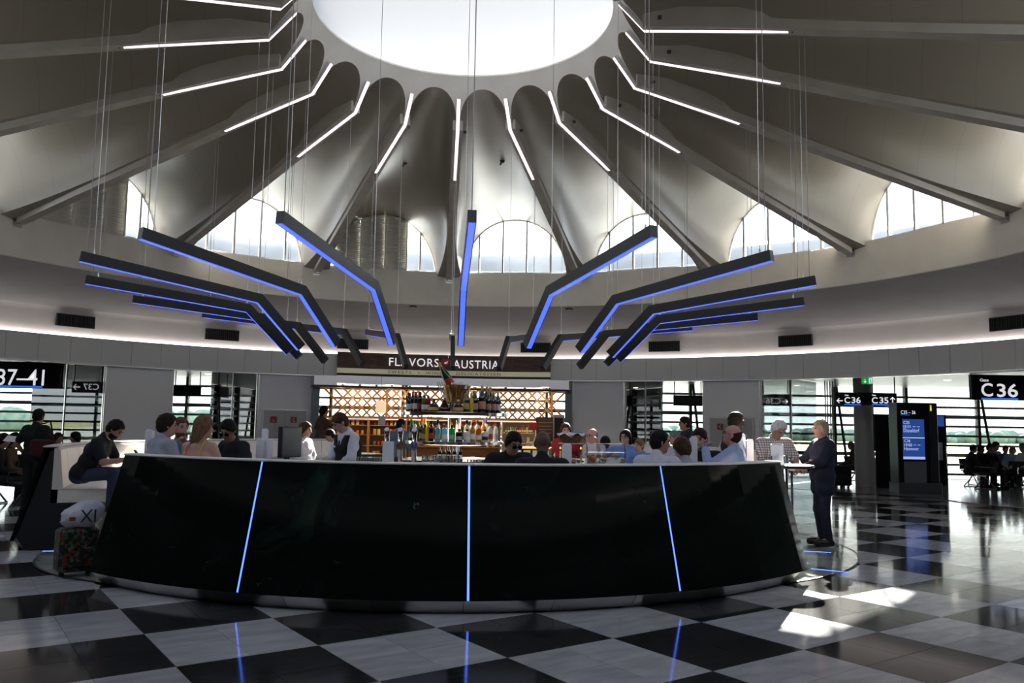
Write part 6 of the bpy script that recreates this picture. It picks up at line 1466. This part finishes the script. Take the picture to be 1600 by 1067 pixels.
# ------------------------------------------------------------------ airport seating in the gate areas with waiting people
M_SEATBLK = mat('black_seat_mesh', (0.012, 0.012, 0.014), 0.5)
seat_me = MB().cbox((-0.25, -0.23, 0.42), (0.25, 0.23, 0.46), 0.012).mesh('seat', M_SEATBLK)
b = MB(); M = Matrix.Translation((0, -0.24, 0.45)) @ Matrix.Rotation(R_(14), 4, 'X'); b.cbox((-0.25, -0.02, 0.02), (0.25, 0.02, 0.36), 0.01, M); back_me = b.mesh('backrest', M_SEATBLK)
arm_me = MB().tube([(0, -0.20, 0.46), (0, -0.20, 0.63), (0, 0.18, 0.63), (0, 0.20, 0.46)], 0.014, 6).mesh('armrest', M_CHROME, True)
def seat_row(p, rz, n, label):
    e = empty('seat_row', p, rz); tag(e, label, 'seat row', 'rows of gate seats')
    MB().box((-0.28*n, -0.04, 0.36), (0.28*n, 0.04, 0.42)).build('beam', M_DARK, e)
    for i in range(n):
        x = -0.28*(n-1)+0.56*i; inst('seat', seat_me, e, (x, 0, 0)); inst('backrest', back_me, e, (x, 0, 0))
    for i in range(n+1): inst('armrest', arm_me, e, (-0.28*n+0.56*i, 0, 0))
    for sx in (-1, 1):
        b = MB(); x = sx*0.28*(n-1); b.tube([(x, -0.28, 0.02), (x, 0, 0.36), (x, 0.28, 0.02)], 0.02, 6); b.tube([(x, -0.30, 0.015), (x, 0.30, 0.015)], 0.015, 6); b.build('leg', M_CHROME, e)
    return e
def gp(px, Y): q = onY(px, 740, Y); return Vector((q.x, Y, 0.0))
seat_row(gp(1358, 26.6), R_(-75), 3, 'black gate seats left of the kiosk, turned sideways'); seat_row(gp(1392, 27.4), R_(20), 3, 'black gate seats behind the kiosk'); 
seat_row(gp(1530, 24.6), R_(75), 3, 'black gate seats right of the kiosk, seen from the side'); seat_row(gp(1562, 26.0), R_(178), 4, 'black gate seats with their backs to the far window at right'); seat_row(gp(1612, 24.0), R_(120), 3, 'black gate seats at the right edge')
seat_row(gp(16, 15.6), R_(150), 3, 'dark gate seats at the left edge'); seat_row(gp(100, 19.5), R_(10), 4, 'dark gate seats behind the left bench')
waiting = [
 (1329, 688, 26.2, 300, 'light', 'light', 'long', 'brown', 'waiting woman with long fair hair in profile'),
 (1343, 691, 26.6, 70, 'pink', 'blond', 'short', 'charcoal', 'waiting man with sunlit hair bending forward'),
 (1351, 692, 27.8, 200, 'tan', 'dark', 'short', 'black', 'dark-haired waiting person beyond the bending man'),
 (1359, 690, 26.4, 100, 'light', 'brown', 'short', 'slate', 'waiting person in slate top right of the bending man'),
 (1380, 689, 26.8, 250, 'tan', 'dark', 'bob', 'charcoal', 'waiting person with dark bob left of the kiosk'),
 (1389, 690, 27.4, 240, 'light', 'grey', 'short', 'grey', 'grey-haired waiting person next to the kiosk'),
 (1395, 687, 28.2, 100, 'light', 'white', 'short', 'grey', 'white-haired waiting person just left of the kiosk'),
 (1521, 692, 24.8, 95, 'light', 'brown', 'short', 'charcoal', 'waiting person in profile nearest the kiosk at right'),
 (1533, 694, 25.6, 120, 'tan', 'black', 'short', 'black', 'dark-haired waiting person, second right of the kiosk'),
 (1547, 691, 24.6, 170, 'tan', 'black', 'full', 'black', 'waiting person in black facing the camera at right'),
 (1556, 687, 26.2, 160, 'light', 'brown', 'full', 'grey', 'waiting person with sunlit brown hair at right'),
 (1571, 694, 26.0, 190, 'light', 'dark', 'short', 'slate', 'waiting person in slate top in the right seats'),
 (1582, 696, 25.6, 200, 'light', 'light', 'bob', 'pale_blue', 'fair-haired waiting person in pale blue at right'),
 (1597, 688, 24.6, 260, 'light', 'grey', 'short', 'white', 'waiting person in white at the right edge'),
 (8, 662, 15.6, 60, 'tan', 'black', 'full', 'black', 'seated dark-haired person cut by the left edge'),
 (26, 664, 16.0, 70, 'tan', 'black', 'bob', 'brown', 'seated person with dark bob holding white paper at left'),
 (92, 673, 19.0, 95, 'tan', 'dark', 'short', 'charcoal', 'seated person in shadow right of the standing one at left'),
 (118, 672, 19.6, 250, 'tan', 'black', 'bob', 'black', 'seated person in shadow behind the left bench')]
for (px, y, Y, f, sk, hr, sty, tp_, lab) in waiting:
    person(lab, px, y, Y, f, lean=10 if 'bending' not in lab else 34, nod=12, skin=sk, hair=hr, style=sty, top=tp_, legs='charcoal', h=0.022, sleeve='long', base=0.385, scale=min(1.08, max(0.8, (onY(px, y, Y).z-0.385)/0.93)))
o = MB().cbox((-0.15, -0.1, -0.004), (0.15, 0.1, 0.004), 0.002).build('newspaper', M_PAPER, None); o.location = onY(22, 686, 15.2); o.rotation_euler = (0.5, 0.1, 0.2); tag(o, 'white paper in the hands of the seated person at left edge', 'paper')

# ------------------------------------------------------------------ luggage, shopping bag, menus, glasses on tables
def suitcase(p, w, d, h, m, label, rz=0.0, name='suitcase'):
    e = empty(name, p, rz); tag(e, label, 'suitcase')
    MB().cbox((-w/2, -d/2, 0.05), (w/2, d/2, h), 0.03).build('shell', m, e); MB().cbox((-w/2+0.04, -d/2-0.02, 0.10), (w/2-0.04, -d/2+0.01, h*0.55), 0.012).build('pocket', m, e)
    for sx in (-1, 1):
        MB().tube([(sx*(w/2-0.06)-0.02, 0, 0.03), (sx*(w/2-0.06)+0.02, 0, 0.03)], 0.03, 12).build('wheel', M_BLKMATT, e)
    MB().tube([(-0.06, d/2-0.03, h), (-0.06, d/2-0.03, h+0.05), (0.06, d/2-0.03, h+0.05), (0.06, d/2-0.03, h)], 0.010, 6).build('handle', M_DARK, e)
    return e
suitcase(gp(1315, 24.0)+Vector((0, 0, 0.0)), 0.50, 0.26, 0.62, M_SEATBLK, 'black trolley suitcase standing behind the man in navy jacket')
m_flor = mat('floral_cloth', (0.02, 0.02, 0.02), 0.6)
N, L, b = nodes_of(m_flor); vo = N.new('ShaderNodeTexVoronoi'); vo.inputs['Scale'].default_value = 32; rp = N.new('ShaderNodeValToRGB'); tc = N.new('ShaderNodeTexCoord'); L.new(tc.outputs['Object'], vo.inputs['Vector'])
rp.color_ramp.interpolation = 'CONSTANT'; L.new(vo.outputs['Color'], rp.inputs[0]); L.new(rp.outputs[0], b.inputs['Base Color'])
rp.color_ramp.elements[0].color = (0.008, 0.010, 0.008, 1); rp.color_ramp.elements[1].position = 0.58; rp.color_ramp.elements[1].color = (0.05, 0.10, 0.05, 1)
q = rp.color_ramp.elements.new(0.70); q.color = (0.16, 0.02, 0.015, 1); q = rp.color_ramp.elements.new(0.82); q.color = (0.14, 0.13, 0.11, 1); q = rp.color_ramp.elements.new(0.90); q.color = (0.01, 0.01, 0.01, 1)
pb = npol(-43.2, 5.42, 0.012)
suitcase(pb, 0.38, 0.24, 0.50, m_flor, 'floral trolley bag leaning at the left end of the near bench', 0.75)
e = empty('carrier_bag', pb+Vector((0.02, 0, 0.505)), 0.6); tag(e, 'crumpled white plastic carrier bag with dark print on the floral bag', 'bag')
b = MB(); vs = []; rd = random.Random(11); nn, mm = 20, 9
for j in range(mm):
    t = j/(mm-1); r = 0.16*math.sin(PI*(0.16+0.80*t))**0.6
    for i in range(nn):
        a = 2*PI*i/nn; q = r*(1+rd.uniform(-0.14, 0.14)); vs.append((q*1.25*math.cos(a)+0.10*t*t, q*0.75*math.sin(a), 0.27*t+rd.uniform(-0.012, 0.012)))
b.add(vs, [(j*nn+i, j*nn+(i+1) % nn, (j+1)*nn+(i+1) % nn, (j+1)*nn+i) for j in range(mm-1) for i in range(nn)]+[tuple(range(nn-1, -1, -1)), tuple(range((mm-1)*nn, mm*nn))])
b.build('bag', mat('white_plastic', (0.62, 0.62, 0.70), 0.35), e, True)
t = text_fit('print', 'XI', e, -0.02, 0.13, 0.06, 0.19, -0.155, mat('dark_print', (0.03, 0.03, 0.05), 0.5)); t = text_fit('print', 'l', e, -0.12, -0.06, 0.08, 0.12, -0.15, mat('red_print', (0.35, 0.03, 0.04), 0.5))
# standing menus on the tables and rim
def standmenu(px, y0, y1, wpx, Y, label, z0=1.097, rz=0.0):
    return cardbox('menu_stand', px, y0, y1, wpx, Y, label, 'menu stand', 0.07, rz, z0, cards=1)
standmenu(232.5, 673, 690, 11, 9.9, 'white menu stand behind the man in pale grey shirt'); standmenu(1084.5, 684, 712, 10.5, TBL['right'].y-0.15, 'tall white menu stand beside the beer glass'); standmenu(1172, 688, 708, 11, 12.2, 'white menu stand behind the drinking bald man')
ph = math.degrees(math.atan2(onY(1215, 712, 9.4).x-CX, CY-9.4))
q = onY(1215, 712, 9.15); e = cardbox('menu_stand', 1214, 694.5, 730, 19, TBL['end'].y-0.1, 'large white menu stand at the right end of the near bench', 'menu stand', 0.12, -0.3, TBL['end'].z+1.085*1.115, cards=1)
def tabglass(px, t, dx, dy, label, me=None, beer=0.0):
    tumbler(TBL[t]+Vector((dx, dy, 1.086)), label, None, me, beer)
p = TBL['left']; tumbler(Vector((onY(389.5, 690, p.y+0.05).x if abs(onY(389.5, 690, p.y).x-p.x) < 0.3 else p.x+0.22, p.y+0.02, 1.098)), 'tall glass of lager on the left table', None, GL2, 0.12)
p = TBL['right']; tumbler(Vector((onY(1099.5, 700, p.y).x, p.y+0.05, 1.098)), 'tall glass of lager before the smiling man', None, GL2, 0.11)
tumbler(TBL['right']+Vector((-0.24, 0.02, 1.086)), 'small clear glass at the left edge of the right table', None, GL1)
for i, (dx, dy) in enumerate(((-0.18, -0.1), (-0.05, -0.18), (0.02, 0.1))): tumbler(TBL['end']+Vector((dx, dy, 1.086*1.115)), 'clear glass on the table of the standing men, %s from left' % nth(i), 'glasses of the standing men', GL1)
for i, px in enumerate((1032, 1036)): q = onY(px, 712, 8.6);
